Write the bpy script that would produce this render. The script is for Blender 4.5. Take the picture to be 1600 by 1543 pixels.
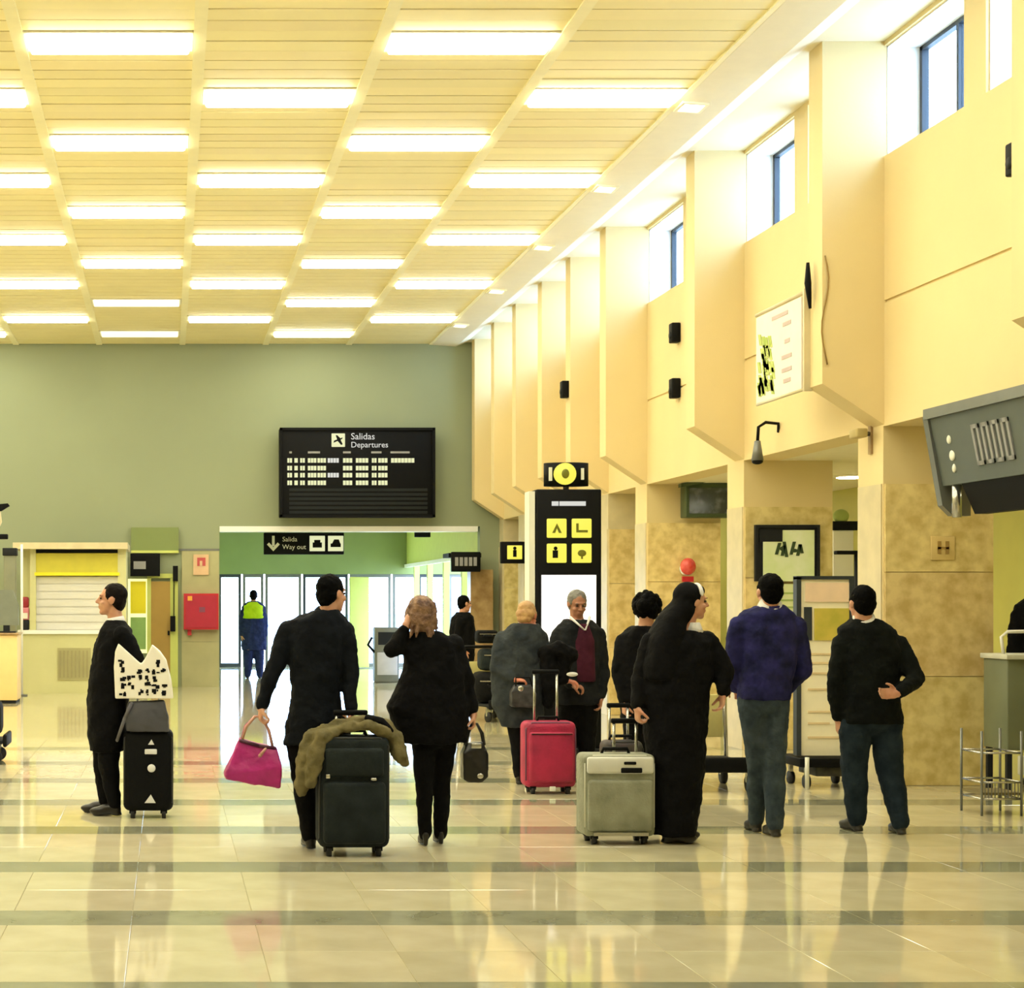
import bpy, bmesh, math, random
from mathutils import Vector, Matrix, Euler

random.seed(7)
for _o in list(bpy.data.objects):
    bpy.data.objects.remove(_o)
SC = bpy.context.scene
COL = SC.collection

# ------------------------------------------------------------------ camera
F, CX, CY, EYE = 2600.0, 262.0, 940.0, 1.6      # focal length and principal point in px of the 1600x1543 frame
cam_d = bpy.data.cameras.new('camera')
cam = bpy.data.objects.new('camera', cam_d)
COL.objects.link(cam)
cam.location = (0, 0, EYE)
cam.rotation_euler = (math.radians(90), 0, 0)
cam_d.sensor_fit = 'HORIZONTAL'
cam_d.sensor_width = 36.0
cam_d.lens = 36.0 * F / 1600
cam_d.shift_x = (800 - CX) / 1600
cam_d.shift_y = (CY - 771.5) / 1600
cam_d.clip_end = 400
SC.camera = cam

# ------------------------------------------------------------------ world and exposure
WORLD_COL, WORLD_STR = (0.52, 0.69, 1.0), 13.0
LAMP_COL, LAMP_STR = (1.0, 0.96, 0.74), 17.0
EXPOSURE = 0.0
w = bpy.data.worlds.new('overcast_sky')
SC.world = w
w.use_nodes = True
bg = w.node_tree.nodes['Background']
bg.inputs[0].default_value = (*WORLD_COL, 1)
bg.inputs[1].default_value = WORLD_STR
SC.view_settings.view_transform = 'Standard'
SC.view_settings.look = 'None'
SC.view_settings.gamma = 1
SC.view_settings.use_curve_mapping = False
SC.view_settings.exposure = EXPOSURE

# ------------------------------------------------------------------ helpers
def at(px, py, Y):
    """point that the photograph shows at (px, py), standing Y metres down the hall"""
    return Vector(((px - CX) * Y / F, Y, EYE + (CY - py) * Y / F))

def XX(px, Y): return (px - CX) * Y / F
def ZZ(py, Y): return EYE + (CY - py) * Y / F

def lin(c):
    return tuple(((v / 255) / 12.92 if v / 255 <= 0.04045 else ((v / 255 + 0.055) / 1.055) ** 2.4) for v in c)

MATS = {}
def mat(name, rgb, rough=0.6, metal=0.0, var=0.06, scale=6.0, bump=0.0, bscale=40.0, rgb2=None, objvar=0.0,
        spec=0.5, detail=4.0, stretch=(1, 1, 1), coat=0.0, lo=0.3, hi=0.7, ior=1.5):
    """procedural principled material: two tones mixed by noise, optional fine relief"""
    if name in MATS: return MATS[name]
    m = bpy.data.materials.new(name); m.use_nodes = True
    nt = m.node_tree; N = nt.nodes; L = nt.links
    b = N['Principled BSDF']
    b.inputs['Roughness'].default_value = rough
    b.inputs['Metallic'].default_value = metal
    b.inputs['Specular IOR Level'].default_value = spec
    b.inputs['Coat Weight'].default_value = coat
    b.inputs['IOR'].default_value = ior
    c1 = lin(rgb)
    c2 = lin(rgb2) if rgb2 else tuple(max(0, v * (1 - 2 * var)) for v in c1)
    tc = N.new('ShaderNodeTexCoord'); mp = N.new('ShaderNodeMapping')
    mp.inputs['Scale'].default_value = stretch
    L.new(tc.outputs['Object'], mp.inputs[0])
    no = N.new('ShaderNodeTexNoise'); no.inputs['Scale'].default_value = scale; no.inputs['Detail'].default_value = detail
    L.new(mp.outputs[0], no.inputs['Vector'])
    mr = N.new('ShaderNodeMapRange'); mr.inputs[1].default_value = lo; mr.inputs[2].default_value = hi
    L.new(no.outputs['Fac'], mr.inputs[0])
    mx = N.new('ShaderNodeMix'); mx.data_type = 'RGBA'
    mx.inputs[6].default_value = (*c1, 1); mx.inputs[7].default_value = (*c2, 1)
    L.new(mr.outputs[0], mx.inputs[0])
    out = mx.outputs[2]
    if objvar:
        oi = N.new('ShaderNodeObjectInfo'); hs = N.new('ShaderNodeHueSaturation')
        m1 = N.new('ShaderNodeMapRange'); m1.inputs[3].default_value = 1 - objvar; m1.inputs[4].default_value = 1 + objvar * 0.6
        L.new(oi.outputs['Random'], m1.inputs[0]); L.new(m1.outputs[0], hs.inputs['Value'])
        m2 = N.new('ShaderNodeMapRange'); m2.inputs[3].default_value = 0.5 - objvar * 0.12; m2.inputs[4].default_value = 0.5 + objvar * 0.06
        ml = N.new('ShaderNodeMath'); ml.operation = 'FRACT'; ma = N.new('ShaderNodeMath'); ma.operation = 'MULTIPLY'; ma.inputs[1].default_value = 7.31
        L.new(oi.outputs['Random'], ma.inputs[0]); L.new(ma.outputs[0], ml.inputs[0]); L.new(ml.outputs[0], m2.inputs[0]); L.new(m2.outputs[0], hs.inputs['Hue'])
        L.new(out, hs.inputs['Color']); out = hs.outputs[0]
    L.new(out, b.inputs['Base Color'])
    if bump:
        nb = N.new('ShaderNodeTexNoise'); nb.inputs['Scale'].default_value = bscale; nb.inputs['Detail'].default_value = 3
        L.new(mp.outputs[0], nb.inputs['Vector'])
        bp = N.new('ShaderNodeBump'); bp.inputs['Strength'].default_value = bump; bp.inputs['Distance'].default_value = 0.02
        L.new(nb.outputs['Fac'], bp.inputs['Height']); L.new(bp.outputs[0], b.inputs['Normal'])
    MATS[name] = m
    return m

def emat(name, rgb, strength, base=(0.8, 0.8, 0.75)):
    if name in MATS: return MATS[name]
    m = bpy.data.materials.new(name); m.use_nodes = True
    b = m.node_tree.nodes['Principled BSDF']
    b.inputs['Base Color'].default_value = (*base, 1)
    b.inputs['Emission Color'].default_value = (*rgb, 1)
    b.inputs['Emission Strength'].default_value = strength
    MATS[name] = m
    return m

def glassmat(name, tint=(0.9, 0.97, 1.0), refl=0.08):
    if name in MATS: return MATS[name]
    m = bpy.data.materials.new(name); m.use_nodes = True
    nt = m.node_tree; N = nt.nodes; L = nt.links
    N.remove(N['Principled BSDF'])
    t = N.new('ShaderNodeBsdfTransparent'); t.inputs[0].default_value = (*tint, 1)
    g = N.new('ShaderNodeBsdfGlossy'); g.inputs['Roughness'].default_value = 0.03
    lw = N.new('ShaderNodeLayerWeight'); lw.inputs[0].default_value = 0.5
    pw = N.new('ShaderNodeMath'); pw.operation = 'POWER'; pw.inputs[1].default_value = 4.0; L.new(lw.outputs['Facing'], pw.inputs[0])
    fr = N.new('ShaderNodeMath'); fr.operation = 'MULTIPLY_ADD'; fr.inputs[1].default_value = 0.5; fr.inputs[2].default_value = 0.03; L.new(pw.outputs[0], fr.inputs[0])
    mx = N.new('ShaderNodeMixShader')
    L.new(fr.outputs[0], mx.inputs[0]); L.new(t.outputs[0], mx.inputs[1]); L.new(g.outputs[0], mx.inputs[2])
    L.new(mx.outputs[0], N['Material Output'].inputs[0])
    MATS[name] = m
    return m

class MB:
    """collects simple closed shapes; build() links them as ONE mesh object"""
    def __init__(s): s.v = []; s.f = []; s.sm = []
    def add(s, vs, fs, smooth=False):
        o = len(s.v); s.v += [tuple(v) for v in vs]; s.f += [tuple(i + o for i in f) for f in fs]; s.sm += [smooth] * len(fs)
        return s
    def box(s, x0, x1, y0, y1, z0, z1):
        x0, x1 = sorted((x0, x1)); y0, y1 = sorted((y0, y1)); z0, z1 = sorted((z0, z1))
        return s.add([(x0,y0,z0),(x1,y0,z0),(x1,y1,z0),(x0,y1,z0),(x0,y0,z1),(x1,y0,z1),(x1,y1,z1),(x0,y1,z1)],
              [(0,3,2,1),(4,5,6,7),(0,1,5,4),(1,2,6,5),(2,3,7,6),(3,0,4,7)])
    def rbox(s, x0, x1, y0, y1, z0, z1, r=0.02, seg=3):
        """box with rounded edges"""
        bm = bmesh.new(); bmesh.ops.create_cube(bm, size=1)
        for v in bm.verts:
            v.co = Vector((x0 + (v.co.x + .5) * (x1 - x0), y0 + (v.co.y + .5) * (y1 - y0), z0 + (v.co.z + .5) * (z1 - z0)))
        bmesh.ops.bevel(bm, geom=bm.edges[:], offset=r, segments=seg, profile=0.5, affect='EDGES', clamp_overlap=True)
        return s.bm(bm, True)
    def bm(s, bm, smooth=False):
        bm.verts.index_update()
        s.add([v.co.copy() for v in bm.verts], [[v.index for v in f.verts] for f in bm.faces], smooth); bm.free()
        return s
    def prism(s, pts, axis, a0, a1):
        """closed polygon pts extruded along axis ('x','y','z') from a0 to a1"""
        def mk(p, a):
            return {'x': (a, p[0], p[1]), 'y': (p[0], a, p[1]), 'z': (p[0], p[1], a)}[axis]
        n = len(pts); vs = [mk(p, a0) for p in pts] + [mk(p, a1) for p in pts]
        fs = [tuple(range(n)), tuple(range(2 * n - 1, n - 1, -1))] + [(i, i + n, (i + 1) % n + n, (i + 1) % n) for i in range(n)]
        return s.add(vs, fs)
    def tube(s, pts, rads, seg=12, caps=True, flat=1.0, smooth=True):
        """round tapered tube through pts"""
        pts = [Vector(p) for p in pts]
        if not isinstance(rads, (list, tuple)): rads = [rads] * len(pts)
        vs = []; n = len(pts); ref = None
        for i, p in enumerate(pts):
            d = (pts[min(i + 1, n - 1)] - pts[max(i - 1, 0)]).normalized()
            if ref is None: ref = Vector((0, 1, 0)) if abs(d.y) < 0.9 else Vector((1, 0, 0))
            u = (ref - d * ref.dot(d)).normalized(); v = d.cross(u); ref = u
            for k in range(seg):
                a = 2 * math.pi * k / seg
                vs.append(p + (u * math.cos(a) * flat + v * math.sin(a)) * rads[i])
        fs = [(i * seg + k, i * seg + (k + 1) % seg, (i + 1) * seg + (k + 1) % seg, (i + 1) * seg + k) for i in range(n - 1) for k in range(seg)]
        if caps: fs += [tuple(range(seg - 1, -1, -1)), tuple(range((n - 1) * seg, n * seg))]
        return s.add(vs, fs, smooth)
    def cyl(s, p0, p1, r, r1=None, seg=20): return s.tube([p0, p1], [r, r if r1 is None else r1], seg)
    def ell(s, c, r, rot=None, seg=16, rings=10):
        c = Vector(c); R = rot if rot is not None else Matrix.Identity(3)
        vs = [c + R @ Vector((0, 0, r[2]))]
        for i in range(1, rings):
            t = math.pi * i / rings
            for k in range(seg):
                a = 2 * math.pi * k / seg
                vs.append(c + R @ Vector((r[0] * math.sin(t) * math.cos(a), r[1] * math.sin(t) * math.sin(a), r[2] * math.cos(t))))
        vs.append(c + R @ Vector((0, 0, -r[2])))
        fs = [(0, 1 + k, 1 + (k + 1) % seg) for k in range(seg)]
        for i in range(rings - 2):
            for k in range(seg):
                a = 1 + i * seg + k; b = 1 + i * seg + (k + 1) % seg
                fs.append((a, a + seg, b + seg, b))
        l = len(vs) - 1; o = 1 + (rings - 2) * seg
        fs += [(l, o + (k + 1) % seg, o + k) for k in range(seg)]
        return s.add(vs, fs, True)
    def limb(s, pts, rads, seg=14, flat=1.0):
        """capsule chain: tapered pieces with a ball at each joint"""
        pts = [Vector(p) for p in pts]
        for i in range(len(pts) - 1):
            s.tube([pts[i], pts[i + 1]], [rads[i], rads[i + 1]], seg, flat=flat)
        for p, r in zip(pts, rads): s.ell(p, (r, r * flat if flat < 1 else r, r), seg=12, rings=8)
        return s
    def loft(s, secs, seg=24, ex=2.4):
        """secs: (x, y, z, rx, ry) super-ellipse rings bottom-up or top-down"""
        vs = []
        for (x, y, z, rx, ry) in secs:
            for k in range(seg):
                a = 2 * math.pi * k / seg; c, n = math.cos(a), math.sin(a)
                vs.append((x + rx * math.copysign(abs(c) ** (2 / ex), c), y + ry * math.copysign(abs(n) ** (2 / ex), n), z))
        m = len(secs)
        fs = [(i * seg + k, i * seg + (k + 1) % seg, (i + 1) * seg + (k + 1) % seg, (i + 1) * seg + k) for i in range(m - 1) for k in range(seg)]
        fs += [tuple(range(seg - 1, -1, -1)), tuple(range((m - 1) * seg, m * seg))]
        return s.add(vs, fs, True)
    def mesh(s, name):
        me = bpy.data.meshes.new(name); me.from_pydata(s.v, [], s.f)
        me.polygons.foreach_set('use_smooth', s.sm)
        bm = bmesh.new(); bm.from_mesh(me); bmesh.ops.recalc_face_normals(bm, faces=bm.faces[:]); bm.to_mesh(me); bm.free()
        return me
    def build(s, name, m, parent=None):
        me = s.mesh(name); me.materials.append(m)
        return link(name, me, parent)
    def solid(s, name, m, parent=None, voxel=0.01, smooth=6, disp=0.0, dscale=0.12):
        """fuse all shapes into one continuous skin"""
        me = s.mesh(name); o = bpy.data.objects.new('fuse', me); COL.objects.link(o)
        r = o.modifiers.new('r', 'REMESH'); r.mode = 'VOXEL'; r.voxel_size = voxel; r.use_smooth_shade = True
        if smooth:
            k = o.modifiers.new('s', 'SMOOTH'); k.iterations = smooth; k.factor = 0.5
        if disp:
            if 'wrinkle%g' % dscale not in bpy.data.textures:
                t = bpy.data.textures.new('wrinkle%g' % dscale, 'CLOUDS'); t.noise_scale = dscale; t.noise_depth = 3
            d = o.modifiers.new('d', 'DISPLACE'); d.texture = bpy.data.textures['wrinkle%g' % dscale]; d.strength = disp; d.mid_level = 0.5
        dg = bpy.context.evaluated_depsgraph_get()
        out = bpy.data.meshes.new_from_object(o.evaluated_get(dg))
        bpy.data.objects.remove(o); bpy.data.meshes.remove(me)
        out.materials.clear(); out.materials.append(m); out.name = name
        out.polygons.foreach_set('use_smooth', [True] * len(out.polygons))
        return link(name, out, parent)

def link(name, me, parent=None):
    o = bpy.data.objects.new(name, me); COL.objects.link(o); o.parent = parent
    return o

def tag(o, label, cat=None, group=None, kind=None):
    o['label'] = label
    if cat: o['category'] = cat
    if group: o['group'] = group
    if kind: o['kind'] = kind
    return o

def thing(name, label, cat, loc=(0, 0, 0), rz=0.0, group=None):
    o = bpy.data.objects.new(name, None); COL.objects.link(o)
    o.empty_display_size = 0.1; o.location = loc; o.rotation_euler = (0, 0, rz)
    return tag(o, label, cat, group)

def copy_tree(o, parent=None):
    c = o.copy(); COL.objects.link(c); c.parent = parent
    for ch in o.children: copy_tree(ch, c)
    return c

def text(name, body, size, loc, m, parent=None, rot=(math.pi / 2, 0, 0), align='CENTER', depth=0.002, sx=1.0):
    cu = bpy.data.curves.new('t', 'FONT'); cu.body = body; cu.size = size; cu.align_x = align; cu.align_y = 'CENTER'; cu.extrude = depth
    cu.resolution_u = 3
    o = bpy.data.objects.new('t', cu); COL.objects.link(o)
    dg = bpy.context.evaluated_depsgraph_get()
    me = bpy.data.meshes.new_from_object(o.evaluated_get(dg)); bpy.data.objects.remove(o)
    me.materials.clear(); me.materials.append(m)
    t = link(name, me, parent); t.location = loc; t.rotation_euler = rot; t.scale = (sx, 1, 1)
    return t

ORD = ['nearest', 'second nearest', 'third nearest', 'fourth nearest', 'fifth nearest', 'sixth nearest', 'seventh nearest', 'eighth nearest', 'ninth nearest']

# ------------------------------------------------------------------ shared materials
M_ceil = mat('cream_ceiling_panel', (250, 238, 184), 0.5, var=0.03, scale=1.5, objvar=0.06)
M_ceilbeam = mat('cream_ceiling_runner', (250, 242, 200), 0.5, var=0.03)
M_ceilback = mat('ceiling_void', (170, 150, 95), 0.8)
M_lampframe = mat('lamp_frame', (250, 244, 215), 0.4)
M_wall = mat('warm_yellow_plaster', (228, 207, 154), 0.75, var=0.03, scale=1.2, bump=0.05, bscale=60)
M_cove = mat('pale_plaster', (236, 227, 198), 0.7, var=0.02)
M_far = mat('olive_grey_plaster', (148, 156, 126), 0.8, var=0.04, scale=0.5)
M_marble = mat('golden_marble', (236, 216, 152), 0.3, rgb2=(206, 182, 116), scale=8, detail=10, objvar=0.08, lo=0.38, hi=0.66)
M_palestone = mat('pale_stone', (214, 200, 160), 0.4, var=0.08, scale=5, detail=8)
M_brownmarble = mat('brown_marble', (186, 158, 112), 0.3, rgb2=(140, 108, 66), scale=5, detail=9)
M_tile = mat('polished_cream_tile', (212, 203, 172), 0.06, rgb2=(196, 187, 154), scale=3, detail=8, objvar=0.07, ior=2.3)
M_band = mat('polished_green_grey_tile', (156, 156, 132), 0.07, rgb2=(136, 136, 112), scale=4, detail=8, objvar=0.06, ior=2.3)
M_grout = mat('grout', (190, 178, 140), 0.6)
M_floorfar = mat('polished_cream_floor', (202, 192, 156), 0.065, rgb2=(180, 170, 134), scale=1.6, detail=5, ior=2.3, stretch=(0.3, 2.0, 1))
M_black = mat('black_metal', (8, 9, 11), 0.6, spec=.15)
M_dark = mat('dark_grey_plastic', (32, 34, 37), 0.6, spec=.2)
M_white = mat('white_paint', (240, 240, 235), 0.5, var=0.02)
M_chrome = mat('brushed_metal', (190, 190, 185), 0.25, metal=0.9)
M_steel = mat('grey_metal', (120, 122, 118), 0.4, metal=0.5)
M_frame = mat('dark_window_frame', (46, 54, 62), 0.45)
M_glass = glassmat('window_glass')
M_yellow = mat('sign_yellow', (240, 225, 30), 0.5, var=0.02)
M_lime = mat('lime_paint', (200, 208, 112), 0.6, var=0.03)
M_green = mat('green_fascia', (124, 138, 80), 0.6, var=0.05, scale=2)
M_rubber = mat('black_rubber', (14, 14, 15), 0.6)
M_red = mat('red_paint', (190, 28, 44), 0.4, var=0.05)
# ------------------------------------------------------------------ the hall
HALL_L, WALL_X, PIL_X, CEIL, FAR_Y, BACK_Y = -9.113, 6.24, 5.70, 6.45, 31.3, -6.0
PIER_X, AISLE_X, SOFFIT = 7.20, 9.2, 3.13

# floor: a slab with loose tiles laid in the near field
T0, T1, TXL, TXR = 6.62, 19.58, -2.64, 7.20
fl = MB()
fl.box(-12, 12, BACK_Y - .3, 52, -0.3, -0.004)
fl.box(HALL_L, AISLE_X, BACK_Y, T0, -0.02, 0); fl.box(HALL_L, AISLE_X, T1, 44.0, -0.02, 0)
fl.box(HALL_L, TXL, T0, T1, -0.02, 0); fl.box(TXR, AISLE_X, T0, T1, -0.02, 0)
floor = tag(fl.build('floor', M_floorfar), 'polished cream hall floor with green grey bands', kind='structure')
TW, BW = 0.615, 0.39
def slab_mesh(name, w, d, m):
    bm = bmesh.new(); bmesh.ops.create_cube(bm, size=1)
    for v in bm.verts: v.co = Vector((v.co.x * (w - .003), v.co.y * (d - .003), v.co.z * 0.016 - 0.008))
    bmesh.ops.bevel(bm, geom=[e for e in bm.edges if all(v.co.z > -0.004 for v in e.verts)], offset=0.001, segments=1, affect='EDGES')
    me = bpy.data.meshes.new(name); bm.to_mesh(me); bm.free(); me.materials.append(m)
    return me
tile_me = slab_mesh('tile', TW, TW, M_tile); band_me = slab_mesh('band_tile', TW * 2, BW, M_band)
y = T0
k = 0
while y < T1 - 0.05:
    d, me, wd = ((BW, band_me, TW * 2), (TW, tile_me, TW), (TW, tile_me, TW))[k % 3]
    if y + 0.66 + 0.05 < 7.0: pass
    xl, xr = (-30 - CX) * (y + d) / F, (1640 - CX) * (y + d) / F
    x = TXL
    while x < TXR - 0.02:
        if x + wd > xl and x < xr:
            t = link('band_tile' if me is band_me else 'tile', me, floor); t.location = (x + wd / 2, y + d / 2, 0)
            t.rotation_euler = (0, 0, math.pi * random.randint(0, 1))
        x += wd
    y += d; k += 1

# ceiling: backing slab, long runners, cross planks with open joints, lamps in a chequer
ceiling = tag(MB().box(HALL_L, 5.0, BACK_Y, FAR_Y, CEIL + 0.06, CEIL + 0.16).build('ceiling', M_ceilback),
              'cream ceiling of cross planks between long runners', kind='structure')
C0, CW, PW = 0.277, 1.565, 0.26
COLS = range(-6, 3)
run_me = MB().box(-.055, .055, BACK_Y, FAR_Y, CEIL - 0.018, CEIL + 0.05).mesh('runner'); run_me.materials.append(M_ceilbeam)
for c in range(-6, 4):
    r = link('runner', run_me, ceiling); r.location = (C0 + CW * c, 0, 0)
plank_me = MB().box(-CW / 2 + .055, CW / 2 - .055, -PW / 2 + .009, PW / 2 - .009, CEIL, CEIL + 0.03).mesh('plank'); plank_me.materials.append(M_ceil)
rest = MB()
ROW0 = 15.96
k0, k1 = int((BACK_Y - ROW0) / PW) + 1, int((FAR_Y - ROW0) / PW)
for c in COLS:
    for k in range(k0, k1):
        if (k - (0 if c % 2 == 0 else 6)) % 12 in (11, 0): continue
        yc = ROW0 + (k + .5) * PW; xc = C0 + CW * (c + .5)
        px = CX + F * (xc - CW / 2) / max(yc, .5) ; px1 = CX + F * (xc + CW / 2) / max(yc, .5); py = CY - F * (CEIL - EYE) / max(yc, .5)
        if 13.1 < yc < 22.6 and px < 1600 and px1 > 0:
            p = link('plank', plank_me, ceiling); p.location = (xc, yc, random.uniform(-.004, .004))
        else:
            rest.box(xc - CW / 2 + .055, xc + CW / 2 - .055, yc - PW / 2 + .009, yc + PW / 2 - .009, CEIL, CEIL + 0.03)
o = rest.build('plank_field', M_ceil, ceiling); o['kind'] = 'stuff'

lamp_fr = MB(); LX, LY = CW / 2 - .06, PW - .012
lamp_fr.box(-LX, LX, -LY, -LY + .025, CEIL - .012, CEIL + .05).box(-LX, LX, LY - .025, LY, CEIL - .012, CEIL + .05)
lamp_fr.box(-LX, -LX + .03, -LY + .025, LY - .025, CEIL - .012, CEIL + .05).box(LX - .03, LX, -LY + .025, LY - .025, CEIL - .012, CEIL + .05)
lamp_fr = lamp_fr.mesh('lamp_frame'); lamp_fr.materials.append(M_lampframe)
lens = []
for nm, st in (('bright', 1.0), ('dim', 0.45), ('off', 0.06)):
    me = MB().rbox(-LX + .03, LX - .03, -LY + .025, LY - .025, CEIL - .05, CEIL + .03, .02, 2).mesh('diffuser')
    me.materials.append(emat('lamp_diffuser_' + nm, LAMP_COL, LAMP_STR * st)); lens.append(me)
COLNAME = {2: 'column beside the window wall', 1: 'second column from the window wall', 0: 'third column from the window wall',
           -1: 'fourth column from the window wall', -2: 'fifth column from the window wall', -3: 'leftmost visible column'}
for c in COLS:
    ys = [ROW0 + (0 if c % 2 == 0 else -1.56) + 3.12 * j for j in range(-7, 6)]
    seen = 0
    for yy in ys:
        if yy < 6.0 or yy > FAR_Y - .4: continue
        st = 0
        if (c == 1 and abs(yy - 23.76) < .5) or (c == 0 and abs(yy - 28.44) < .5): st = 1
        if c == -1 and yy > 26: st = 2
        x0 = CX + F * (C0 + CW * c) / max(yy, 1); x1 = CX + F * (C0 + CW * (c + 1)) / max(yy, 1)
        vis = yy > 13.6 and x1 > 4 and x0 < 1600
        if vis:
            lab = 'rectangular %s ceiling lamp, %s in the %s' % (('bright', 'dim yellowish', 'unlit')[st], ORD[seen], COLNAME[c]); seen += 1
            g = 'lamps of the plank ceiling'
        else:
            lab = 'rectangular bright ceiling lamp above the part of the hall out of view'; g = 'ceiling lamps out of view'
        t = thing('ceiling_lamp', lab, 'lamp', (C0 + CW * (c + .5), yy, 0), 0, g)
        link('frame', lamp_fr, t); link('diffuser', lens[st], t)

# cove strip along the window wall, with small square lamps
cv = MB().prism([(4.97, CEIL + .1), (4.97, CEIL - .02), (5.42, CEIL - .05), (5.62, CEIL + .03), (6.7, CEIL + .03), (6.7, CEIL + .2)], 'y', BACK_Y, FAR_Y)
tag(cv.build('trim_1', M_cove), 'pale cove strip between ceiling planks and window wall', kind='structure')
for j, yy in enumerate([16.2 + 3.2 * i for i in range(5)]):
    t = thing('cove_lamp', 'small glowing square lamp set in the cove strip, %s of five' % ORD[j], 'lamp', (5.1, yy, CEIL - .03), 0, 'small cove lamps')
    t.rotation_euler = (0, math.radians(4), 0)
    fr = MB(); 
    fr.box(-.13, .13, -.15, -.12, -.02, .03).box(-.13, .13, .12, .15, -.02, .03).box(-.13, -.1, -.12, .12, -.02, .03).box(.1, .13, -.12, .12, -.02, .03)
    fr.build('frame', M_lampframe, t); MB().box(-.1, .1, -.12, .12, -.012, .02).build('diffuser', emat('cove_lamp_diffuser', LAMP_COL, 5), t)

# window wall
PILS = [0.29, 3.84, 7.39, 10.94, 14.49, 18.0, 21.65, 23.55, 25.35, 27.25, 29.05, 30.9]
WINS = []
for a, b in zip([-3.3] + PILS[:6], PILS[:7]):          # two windows in each wide bay
    a += .30
    wd = (b - a - .35) / 2
    WINS += [(a + .04, a + wd), (b - wd, b + .015)]
for a, b in zip(PILS[6:-1], PILS[7:]):
    WINS += [(a + .36, b - .02)]
WB, WT = 5.48, 6.44
wr = MB()
wr.box(WALL_X, 6.62, BACK_Y, FAR_Y, SOFFIT, 4.20); wr.box(WALL_X + .02, 6.62, BACK_Y, FAR_Y, 4.20, 4.225); wr.box(WALL_X, 6.62, BACK_Y, FAR_Y, 4.225, WB)
wr.box(WALL_X, 6.62, BACK_Y, FAR_Y, WT, CEIL + .15)
ys = [BACK_Y] + [v for ab in WINS for v in ab] + [FAR_Y]
for i in range(0, len(ys), 2):
    if ys[i + 1] - ys[i] > 0.01: wr.box(WALL_X, 6.62, ys[i], ys[i + 1], WB, WT)
wall_right = tag(wr.build('wall_right', M_wall), 'tall warm yellow window wall with slanted pilasters', kind='structure')
for n, (a, b) in enumerate(WINS):
    if b < 7: continue
    t = tag(bpy.data.objects.new('window_%d' % (n + 1), None), 'small dark framed clerestory window, number %d from the camera end of the wall' % (n + 1), kind='structure'); COL.objects.link(t)
    fr = MB(); x0, x1 = 6.55, 6.61
    fr.box(x0, x1, a, a + .05, WB, WT).box(x0, x1, b - .06, b, WB, WT).box(x0, x1, a, b, WT - .05, WT).box(x0, x1, a, b, WB, WB + .05)
    fr.build('frame', M_frame, t)
    lin_ = MB().box(WALL_X + .03, 6.55, b - .012, b, WB, WT).box(WALL_X + .03, 6.55, a, b - .012, WT - .012, WT)
    lin_.build('reveal_lining', mat('white_reveal', (238, 238, 240), 0.6, var=.02), t)
    mid = a + (b - a) * .52
    MB().box(x0, x1, mid - .02, mid + .02, WB + .05, WT - .05).build('mullion', M_frame, t)
    MB().box(6.575, 6.583, a + .05, mid - .02, WB + .05, WT - .05).build('pane', M_glass, t)
    MB().box(6.575, 6.583, mid + .02, b - .06, WB + .05, WT - .05).build('pane', M_glass, t)
slab_w = (PIER_X - WALL_X - .02)
slab_meshes = [MB().box(0, slab_w, -.02, .0, z0 + .003, z1 - .003).mesh('marble_slab') for z0, z1 in ((0, .95), (.95, 1.86), (1.86, 2.63))]
for me in slab_meshes: me.materials.append(M_marble)
for i, yp in enumerate(PILS):
    th = .30 if yp < 22 else .28
    p = MB().prism([(PIL_X, CEIL + .04), (PIL_X, 3.50), (WALL_X + .02, SOFFIT), (WALL_X + .02, CEIL + .04)], 'y', yp, yp + th)
    p.build('pilaster', M_wall, wall_right)
    pr = MB().box(WALL_X, PIER_X, yp + .02, yp + .55, 0, SOFFIT)
    pier = pr.build('pier', M_wall if yp < 22 else M_palestone, wall_right)
    for me in slab_meshes:
        s = link('marble_slab', me, pier); s.location = (WALL_X + .01, yp + .02, 0)
    MB().box(WALL_X - .012, WALL_X, yp + .04, yp + .53, 0, 2.63).build('side_slab', M_palestone, pier)

# aisle behind the piers
tag(MB().box(6.62, AISLE_X, BACK_Y, FAR_Y, SOFFIT, SOFFIT + .1).build('ceiling_aisle', M_cove), 'pale soffit over the aisle behind the piers', kind='structure')
M_aisle = mat('yellow_green_panel', (206, 204, 110), 0.6, var=0.05, scale=2)
wa = tag(MB().box(AISLE_X, AISLE_X + .1, BACK_Y, FAR_Y, 0, SOFFIT).build('wall_aisle', M_aisle), 'yellow green back wall of the aisle', kind='structure')
for i, yy in enumerate((12.7, 16.6, 20.2, 24.0, 28.0)):  # assumed lamps, added so that the aisle is lit
    t = thing('added_aisle_lamp', 'round added lamp in the aisle soffit behind the piers, %s' % ORD[i], 'lamp', (8.3, yy, SOFFIT), 0, 'added aisle soffit lamps')
    MB().cyl((0, 0, -.02), (0, 0, .02), .2).build('rim', M_lampframe, t); MB().cyl((0, 0, -.026), (0, 0, -.018), .17).build('diffuser', emat('added_aisle_lamp_diffuser', LAMP_COL, 45), t)

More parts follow.
